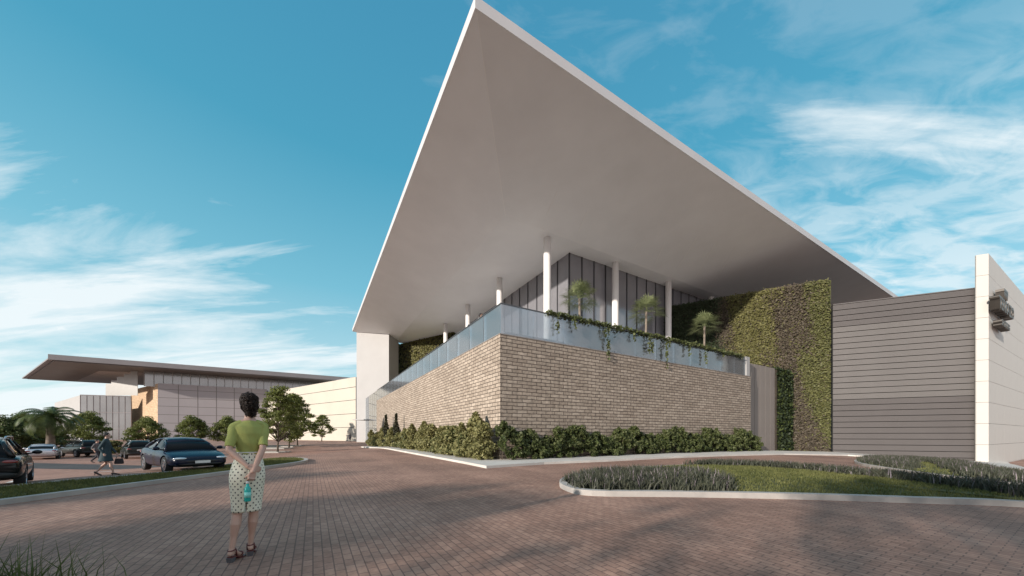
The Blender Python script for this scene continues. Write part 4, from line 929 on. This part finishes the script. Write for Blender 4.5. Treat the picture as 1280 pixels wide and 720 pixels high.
def hand(mb, wrist, fwd, palm, thumb, curl=.5, s=1.0):
    """palm with four fingers and a thumb: fwd along the fingers, palm the way the palm faces, thumb the side of the thumb"""
    w_ = Vector(wrist); f = Vector(fwd).normalized(); p = Vector(palm); p = (p-f*p.dot(f)).normalized(); t_ = f.cross(p); t_ = t_ if t_.dot(Vector(thumb)) > 0 else -t_
    for k in range(4):
        o = (k-1.5)*.0185*s; mb.tube([w_+t_*o*.55-f*.01, w_+f*.045*s+t_*o*.95, w_+f*.088*s+t_*o], [.0145*s,.0155*s,.0115*s], 8, round_=True, flat=.8)
        fk = w_+f*.090*s+t_*o; L = (.062,.074,.080,.070)[k]*s; d1 = (f*(1-curl)+p*curl*.8).normalized(); d2 = (p*(.6+curl)-f*curl*.8+f*(.5-curl*.3)).normalized()
        finger(mb, fk, d1, d2, L*1.05, .0088*s)
    b = w_+f*.03*s+t_*.026*s; d = (t_*.55+f*.75+p*.35).normalized(); mb.tube([w_+f*.008*s+t_*.012*s, b, b+d*.034*s, b+d*.052*s+(p*.6+f*.7).normalized()*.018*s], [.015*s,.0145*s,.0115*s,.009*s], 8, round_=True)
def limb(mb, pts, rad, n=12): mb.tube([Vector(p) for p in pts], rad, n, round_=True)
def foot(mb, ankle, toe, heel_z, s=1.0):
    a = Vector(ankle); t_ = Vector(toe); h = V(a.x, a.y, heel_z+.03)-(V(t_.x-a.x, t_.y-a.y).normalized())*.025
    mb.tube([h, V(*a.lerp(t_, .3)[:2], heel_z*.75+.045), V(*a.lerp(t_, .7)[:2], heel_z*.15+.03), t_+V(0,0,.018)], [.030*s,.034*s,.038*s,.020*s], 10, round_=True, flat=.75)
    mb.tube([a, h], [.034*s,.030*s], 10, round_=True)
def lerp3(a, b, f): return tuple(Vector(a).lerp(Vector(b), f))
def legs(mb, J, s=1.0):
    for q in 'LR':
        hp, kn, an = J['hip'+q], J['knee'+q], J['ankle'+q]
        limb(mb, [hp, lerp3(hp, kn, .5), kn, tuple(Vector(lerp3(kn, an, .28))+Vector(J['back'])*.018), lerp3(kn, an, .62), an], [.083*s,.072*s,.054*s,.058*s,.040*s,.031*s])
        foot(mb, an, J['toe'+q], J.get('heel', .05), s)
def arms(mb, J, s=1.0):
    for q in 'LR':
        sh, el, wr = J['sh'+q], J['el'+q], J['wr'+q]
        limb(mb, [sh, lerp3(sh, el, .35), lerp3(sh, el, .75), el, lerp3(el, wr, .3), lerp3(el, wr, .75), wr], [.052*s,.047*s,.040*s,.037*s,.038*s,.029*s,.024*s])
        hand(mb, wr, *J['hand'+q], s=s)
def head(mb, c, yaw, s=1.0):
    f = V(math.sin(yaw), math.cos(yaw)); r = V(f.y, -f.x); c = Vector(c)
    def at_(a, b, z): return c+f*a+r*b+V(0,0,z)
    tmp = MB(); tmp.ball((0,0,.018), .073*s, .093*s, .098*s, 16, 12); tmp.ball((0,.022,-.055), .052*s, .062*s, .062*s, 14, 8)
    tmp.ball((0,.095,-.012), .012, .018, .024, 10, 6); tmp.ball((0,.084,-.052), .022, .011, .010, 10, 6); tmp.ball((0,.070,-.098), .022, .018, .016, 10, 6)
    for q in (-1, 1): tmp.ball((q*.075,-.008,-.008), .012, .022, .032, 10, 6); tmp.ball((q*.033,.083,.034), .022, .010, .007, 10, 6)
    Mx = Matrix.Translation(c) @ Matrix.Rotation(-yaw, 4, 'Z'); tmp.xform(Mx); i = len(mb.v); mb.v += tmp.v; mb.f += [[k+i for k in q] for q in tmp.f]; mb.m += tmp.m
    return Mx
def eyes(Mx, parent):
    mb = MB()
    for q in (-1, 1): mb.ball((q*.032,.083,.012), .013,.008,.008, 10, 6)
    mb.xform(Mx); link_mesh('eyes', mb.mesh('eyes', M['eyewhite'], True, False), parent, False, False)
def hair_mesh(c, rx, ry, rz, seed, mat, n=900, curl=.05):
    rng = np.random.default_rng(seed); mb = MB(); mb.ball((0,0,0), rx, ry, rz, 30, 20); vv = np.array(mb.v); d = unit(vv/np.array([rx,ry,rz]))
    k = np.sin(d[:,0]*9+seed)*np.sin(d[:,1]*8+1)*np.sin(d[:,2]*10+2)+.6*np.sin(d[:,0]*21+d[:,2]*17)*np.sin(d[:,1]*19); vv = vv*(1+.07*k[:,None])+np.array(c); mb.v = [tuple(p) for p in vv]
    for q in range(n//3):                          # curls standing off the mass
        dd = unit(rng.normal(size=(1,3)))[0]; p = np.array(c)+dd*np.array([rx,ry,rz])*.97; tg = unit(np.cross(dd, rng.normal(size=3))[None])[0]
        mb.tube([tuple(p-tg*curl*.5), tuple(p+dd*.016), tuple(p+tg*curl*.45+dd*.02), tuple(p+tg*curl*.75+dd*.004)], [.003,.0055,.0045,.001], 4)
    return mb.mesh('hair', mat, True, False)
# ---- the woman in the foreground, seen from behind
fx = ray(308, 698, F*EYE/(698-HY)); WR = math.atan2(.61, .79)
WO = empty('person', V(fx.x, fx.y, tz(fx.x, fx.y)), WR, 'woman in lime green top and polka dot skirt, hands behind her back', 'person'); WO.scale = (.96, 1, 1)
J = dict(hipL=(-.062,0,.91), hipR=(.082,.01,.91), kneeL=(-.088,.0,.52), kneeR=(.070,.05,.52), ankleL=(-.135,-.03,.135), ankleR=(.040,.10,.13), toeL=(-.045,.13,.0), toeR=(.055,.285,.0), heel=.065, back=(0,-1,0),
         shL=(-.112,-.01,1.515), shR=(.170,-.01,1.515), elL=(-.160,-.10,1.255), elR=(.155,-.12,1.265), wrL=(.015,-.205,1.075), wrR=(.062,-.225,1.015),
         handL=((.93,-.15,-.30),(.1,.9,-.3),(.0,.2,1),.55), handR=((-.22,-.02,-.97),(-.15,.95,.1),(-1,.1,.0),.72))
mb = MB(); cxx = .025
mb.ell([(.86,.01,0,.13,.10),(.93,.01,-.01,.160,.125),(1.02,.015,-.015,.160,.125),(1.12,cxx,0,.128,.10),(1.21,cxx,.005,.112,.088),(1.33,cxx,0,.128,.100),(1.44,cxx,-.005,.142,.105),(1.52,cxx,-.01,.140,.085),(1.575,cxx,-.005,.085,.062),(1.62,.032,.0,.052,.052),(1.70,.038,.015,.049,.052)], 24)
limb(mb, [(-.112,-.01,1.515),(-.04,-.012,1.555),(.03,-.012,1.575),(.10,-.012,1.555),(.170,-.01,1.515)], [.045,.046,.05,.046,.045])
HX = head(mb, (.04,.03,1.745), .62); legs(mb, J, .92); arms(mb, J, .93)
mb.ball((-.055,-.07,.96), .075,.055,.08); mb.ball((.075,-.07,.96), .075,.055,.08)
link_mesh('body', fuse(mb, 'body', M['skin'], .0052, 3), WO, False, False); eyes(HX, WO)
def tousled(parent):
    rng = np.random.default_rng(9); mb = MB()
    for c, r in (((.026,-.002,1.818),(.075,.094,.078)),((.030,-.022,1.762),(.070,.076,.072)),((.036,-.035,1.705),(.048,.046,.056))): mb.ball(c, *r, 22, 14)
    me = fuse(mb, 'hair', M['hair'], .009, 6); co = np.array([v.co[:] for v in me.vertices]); no = np.array([v.normal[:] for v in me.vertices])
    co = co+no*(.006*np.sin(co[:, :1]*95+co[:, 2:]*40)*np.sin(co[:, 2:]*70)+.004*np.sin(co[:, :1]*170+7)*np.sin(co[:, 2:]*150))
    keep = np.nonzero(~((co[:, 1] > .05) & (co[:, 2] < 1.80)))[0]; vs = co.copy(); fs = [list(p.vertices) for p in me.polygons]; mb = MB(); mb.v = [tuple(p) for p in vs]; mb.f = fs; mb.m = [0]*len(fs)
    for i in rng.choice(keep, 900):                 # locks that start on the mass and curl off it
        p, n_ = co[i], no[i]; dn = np.array([rng.normal(0, .5), rng.normal(0, .4), rng.choice([-1.0, .35])]); tg = unit((dn-n_*(dn@n_))[None])[0]; L = .022+.03*rng.random()
        sd = np.cross(n_, tg)*rng.choice([-1, 1])*L*.35
        mb.tube([tuple(p-n_*.002), tuple(p+tg*L*.5+n_*.008+sd*.6), tuple(p+tg*L+n_*.009), tuple(p+tg*L*1.35+n_*.004-sd)], [.0045,.0055,.0038,.0006], 5)
    link_mesh('hair', mb.mesh('hair', M['hair'], True, False), parent, False, False)
tousled(WO)
mb = MB()                                          # knitted top
mb.ell([(1.205,cxx,.0,.121,.098),(1.23,cxx,.003,.120,.096),(1.33,cxx,0,.138,.110),(1.44,cxx,-.005,.152,.116),(1.52,cxx,-.01,.150,.096),(1.568,cxx,-.005,.098,.075),(1.585,cxx,-.003,.080,.064)], 28)
limb(mb, [(-.112,-.01,1.515),(-.04,-.012,1.548),(.03,-.012,1.562),(.10,-.012,1.548),(.170,-.01,1.515)], [.052,.052,.054,.052,.052])
for q in 'LR':
    sh, el = J['sh'+q], J['el'+q]; mb.tube([sh, lerp3(sh, el, .35), lerp3(sh, el, .86)], [.052,.053,.047], 14)
    mb.ball(sh, .052, .052, .052)
me = fuse(mb, 'top', M['lime'], .006, 2)
for v_ in me.vertices:                             # soft folds of the knit, gathered at the waist and under the arms
    x, y, z = v_.co; n_ = v_.normal; k_ = .0035*math.sin(z*38+x*30)*math.sin(x*23-z*9)+.004*math.sin(x*60+z*12)*max(0, 1-(z-1.2)/.14); v_.co += n_*k_
link_mesh('top', me, WO, False, False)
def skirt(parent):                                # pencil skirt with a slit at the back; its cloth pattern runs round it in metres
    prof = [(1.225,cxx,.002,.118,.094),(1.17,.024,-.002,.130,.105),(1.09,.018,-.012,.152,.128),(1.0,.012,-.02,.170,.146),(.93,.010,-.018,.172,.146),(.84,.008,-.008,.166,.132),(.74,.006,.002,.158,.122),(.64,.004,.01,.150,.115),(.545,.002,.015,.146,.112)]
    n, mB = 64, MB(); R = []
    fine = []
    for i in range(len(prof)-1):
        for k in range(4): fine.append(tuple(a+(b-a)*k/4 for a, b in zip(prof[i], prof[i+1])))
    fine.append(prof[-1]); uvs = []
    for z, x, y, rx, ry in fine:
        row = []
        for j in range(n+1):
            a = -PI/2+2*PI*j/n; wr = .0035*math.sin(a*4+z*9)*max(0, 1.2-z)*(z > .56); px_, py_ = x+(rx+wr)*math.cos(a), y+(ry+wr)*math.sin(a)
            if j in (0, n) and z < .73: px_ += (.030*(.73-z)/.185)*(1 if j == 0 else -1)+(-.03)*(.73-z)/.185
            row.append((px_, py_, z)); uvs.append((.165*2*PI*j/n, z))
        R.append(row)
    mB.v = [p for r_ in R for p in r_]; mB.f = [[i*(n+1)+j, (i+1)*(n+1)+j, (i+1)*(n+1)+j+1, i*(n+1)+j+1] for i in range(len(R)-1) for j in range(n)]; mB.m = [0]*len(mB.f)
    me = mB.mesh('skirt', M['dots'], True, False); L = me.uv_layers.new(name='UVMap')
    for l in me.loops: L.data[l.index].uv = uvs[l.vertex_index]
    me = evaluated(me, ('SOLIDIFY', dict(thickness=.004, offset=-1))); link_mesh('skirt', me, parent, False, False)
    mB = MB(); mB.tube([(x+(rx+.002)*math.cos(a), y+(ry+.002)*math.sin(a), 1.222) for z, x, y, rx, ry in prof[:1] for a in [2*PI*k/40 for k in range(41)]], .008, 6); link_mesh('waistband', mB.mesh('waistband', M['whitecloth'], True, False), parent, False, False)
skirt(WO)
for q in 'LR':                                     # sandals with block heels
    a, t_ = Vector(J['ankle'+q]), Vector(J['toe'+q]); d = V(t_.x-a.x, t_.y-a.y).normalized(); s_ = V(d.y,-d.x); hl = V(a.x,a.y)-d*.03; mb = MB()
    pr = [(-.035,.062,.03),(.02,.058,.032),(.07,.035,.033),(.12,.012,.04),(.17,.008,.043),(.215,.008,.030)]
    mb.rings([[V(a.x,a.y)+d*x+s_*w_*c+V(0,0,z+dz) for c, dz in ((-1,-.010),(1,-.010),(1,.004),(-1,.004))] for x, z, w_ in pr])
    S_ = link_mesh('sandal', mb.mesh('sandal', M['leather'], False, False), WO, False, False)
    mb = MB(); mb.hexa([hl+d*x+s_*y for x, y in ((-.012,-.026),(.045,-.026),(.045,.026),(-.012,.026))], [hl+d*x+s_*y+V(0,0,.054) for x, y in ((-.02,-.032),(.055,-.032),(.055,.032),(-.02,.032))]); link_mesh('heel', mb.mesh('heel', M['heelgrey'], False, False), S_, False, False)
    mb = MB()
    for x, z, w_, h in ((0.0,.135,.037,.0),(.125,.055,.046,.0)):
        mb.tube([V(a.x,a.y)+d*(x+.036*math.cos(b)*(1 if x == 0 else .35))+s_*w_*math.sin(b)+V(0,0,z+(.02*math.cos(b) if x else .008*math.cos(b))) for b in [2*PI*k/16 for k in range(17)]], .0075, 6)
    mb.tube([V(a.x,a.y)+d*.02-s_*.036+V(0,0,.13), V(a.x,a.y)+d*.03-s_*.036+V(0,0,.06)], .007, 6); mb.tube([V(a.x,a.y)+d*.02+s_*.036+V(0,0,.13), V(a.x,a.y)+d*.03+s_*.036+V(0,0,.06)], .007, 6)
    link_mesh('strap', mb.mesh('strap', M['leather'], True, False), S_, False, False)
# the bottle she holds by its neck
M['bottle'] = surf('turquoise bottle plastic', (.02,.42,.38), .25, var=.15, scale=20); M['label'] = surf('pale bottle band', (.25,.68,.62), .4)
WM = Matrix.Translation(WO.location) @ Matrix.Rotation(WR, 4, 'Z') @ Matrix.Diagonal((.96, 1, 1, 1)); bp = WM @ Vector((.012,-.215,.688))
BT = empty('bottle', bp, WR, 'turquoise bottle held behind the back of the woman in the polka dot skirt', 'bottle')
mb = MB(); mb.ell([(0,0,0,.024,.024),(.006,0,0,.031,.031),(.13,0,0,.031,.031),(.155,0,0,.026,.026),(.172,0,0,.014,.014),(.20,0,0,.013,.013)], 20); link_mesh('bottle_body', mb.mesh('bottle_body', M['bottle'], True, False), BT, False, False)
mb = MB(); mb.ell([(.198,0,0,.015,.015),(.222,0,0,.015,.015)], 16); link_mesh('cap', mb.mesh('cap', M['whitecloth'], True, False), BT, False, False)
mb = MB(); mb.ell([(.045,0,0,.0318,.0318),(.105,0,0,.0318,.0318)], 20); link_mesh('label_band', mb.mesh('label_band', M['label'], True, False), BT, False, False)
# ---- smaller figures
def figure(pos, rz, label, top, legsm, skin, hairm, sc=1.0, walk=0.0, coat=False, group=None, arms_fwd=0.0, heel=.02):
    r = empty('person', pos, rz, label, 'person', group); r.scale = (sc,)*3; w_ = walk
    J = dict(hipL=(-.085,0,.90), hipR=(.085,0,.90), kneeL=(-.09,-.06*w_,.49), kneeR=(.09,.20*w_,.50), ankleL=(-.09,-.42*w_,.10+.07*w_), ankleR=(.09,.30*w_,.09), toeL=(-.09,-.42*w_+.15,.0), toeR=(.09,.30*w_+.19,.0), heel=heel, back=(0,-1,0),
             shL=(-.175,-.01,1.42), shR=(.175,-.01,1.42), elL=(-.215,-.04+.16*w_,1.14), elR=(.215,-.04-.14*w_,1.14), wrL=(-.205,.06+.25*w_+arms_fwd,.92+arms_fwd*.7), wrR=(.205,.06-.10*w_+arms_fwd,.92+arms_fwd*.7),
             handL=((0,.3,-1),(1,0,0),(0,1,0),.35), handR=((0,.3,-1),(-1,0,0),(0,1,0),.35))
    mb = MB(); mb.ell([(.84,0,0,.14,.11),(.93,0,-.01,.17,.125),(1.02,0,-.01,.155,.115),(1.12,0,0,.13,.098),(1.25,0,0,.15,.112),(1.36,0,0,.165,.11),(1.43,0,-.01,.15,.085),(1.48,0,-.005,.075,.06),(1.55,0,.005,.053,.053),(1.60,0,.01,.05,.053)], 18)
    HX = head(mb, (0,.03,1.645), 0.0); legs(mb, J, .95); arms(mb, J); link_mesh('body', fuse(mb, 'body', skin, .011, 2), r, False, False)
    link_mesh('hair', hair_mesh((0,-.005,1.69), .086, .102, .092, 5, hairm, 240, .04), r, False, False)
    mb = MB()
    if coat:
        mb.ell([(.60,0,-.03*w_,.225,.21+.05*w_),(.75,0,-.02*w_,.215,.195),(.95,0,-.01,.20,.165),(1.12,0,0,.165,.13),(1.25,0,0,.175,.135),(1.37,0,0,.19,.13),(1.44,0,-.01,.16,.105),(1.50,0,-.005,.085,.075),(1.54,0,-.005,.075,.07)], 22)
    else: mb.ell([(.90,0,0,.18,.14),(1.0,0,0,.165,.13),(1.12,0,0,.145,.115),(1.25,0,0,.165,.128),(1.37,0,0,.18,.122),(1.44,0,-.01,.155,.10),(1.49,0,-.005,.085,.07)], 22)
    limb(mb, [(-.17,-.01,1.42),(0,-.01,1.45),(.17,-.01,1.42)], [.066,.075,.066])
    for q in 'LR': mb.tube([J['sh'+q], J['el'+q], lerp3(J['el'+q], J['wr'+q], .8 if coat else .2)], [.068,.056,.046], 12, round_=True)
    link_mesh('coat' if coat else 'shirt', fuse(mb, 'coat' if coat else 'shirt', top, .012, 2), r, False, False)
    if legsm:
        mb = MB(); mb.ell([(.80,0,0,.15,.115),(.9,0,0,.178,.138),(1.02,0,0,.165,.125)], 18)
        for q in 'LR': limb(mb, [J['hip'+q], J['knee'+q], tuple(Vector(J['ankle'+q])+Vector((0,0,.02)))], [.105,.072,.058])
        link_mesh('trousers', fuse(mb, 'trousers', legsm, .013, 2), r, False, False)
    for q in 'LR':
        a, t_ = Vector(J['ankle'+q]), Vector(J['toe'+q]); d = V(t_.x-a.x,t_.y-a.y).normalized(); mb = MB()
        b0 = a.z-.10; mb.tube([V(a.x,a.y,max(.03,b0+heel+.035))-d*.03, V(a.x,a.y,.04+heel*.5)+d*.07, t_+V(0,0,.03)], [.045,.044,.03], 10, round_=True, flat=.8)
        if heel > .04: mb.tube([V(a.x,a.y,max(.0,b0-.02))-d*.045, V(a.x,a.y,max(.05,b0+.07))-d*.03], [.012,.022], 7)
        link_mesh('shoe', mb.mesh('shoe', M['shoe'], True, False), r, False, False)
    return r, J
p = G(133, 594.5); rzw = math.atan2(-.83, .56)
WK, JW = figure(p, rzw, 'woman in a dark teal knee length coat and high heels walking past the parked cars', M['coat'], None, M['skin'], M['hair_black'], .86, .8, True, heel=.06); WK.scale = (.76, .80, .88)
Mx = Matrix.Translation(p) @ Matrix.Rotation(rzw, 4, 'Z') @ Matrix.Diagonal((.76, .80, .88, 1)); q = Mx @ (Vector(JW['wrL'])+Vector((.0,.08,-.12)))
HB = empty('handbag', q-V(0,0,.30), rzw, 'dark handbag hanging from the hand of the walking woman', 'bag')
mb = MB(); mb.rings([[(x*.05, y*w_*.5, z) for x, y in ((-1,-1),(1,-1),(1,1),(-1,1))] for z, w_ in ((0,.2),(.05,.23),(.2,.17))]); link_mesh('bag_body', mb.mesh('bag_body', M['bag'], False, False), HB, False, False)
mb = MB(); mb.tube([(0,-.08,.19),(0,-.05,.28),(0,.0,.31),(0,.05,.28),(0,.08,.19)], .009, 6); link_mesh('bag_handle', mb.mesh('bag_handle', M['bag'], True, False), HB, False, False)
p = ray(121, 560, 25.6); figure(V(p.x,p.y,tz(p.x,p.y)), -1.2, 'person in grey walking behind the woman in the dark coat', M['greycloth'], M['darkcloth'], M['skin'], M['hair_black'], .98, .8)
p = ray(437.5, 551, 72); figure(V(p.x,p.y,tz(p.x,p.y)), .5, 'person in dark clothes at the far end of the drive by the white end wall', M['darkcloth'], M['darkcloth'], M['skin_dark'], M['hair_black'], 1.08, .5)
for px, v_, top, lab, sk in ((586.5,8.9,'greycloth','person in grey leaning at the terrace balustrade, farthest from the corner','skin_dark'), (595,8.0,'darkcloth','person in dark clothes at the terrace balustrade, between the other two','skin_dark'), (601,7.2,'whitecloth','tallest person in white at the terrace balustrade, nearest the corner','skin_dark')):
    k = (px-CX)/F; u_ = 2.2
    o = uv2(0, 0); # where the sight line crosses the strip just inside the balustrade
    a = uv2(.75, 0); s = (k*a.y-a.x)/(V2.x-k*V2.y); p = a+V2*s
    figure(V(p.x,p.y,ZF), 2.1+.3*v_, lab, M[top], M['darkcloth'], M[sk], M['hair_black'], 1.17 if top == 'whitecloth' else 1.06, 0.0, arms_fwd=.14)
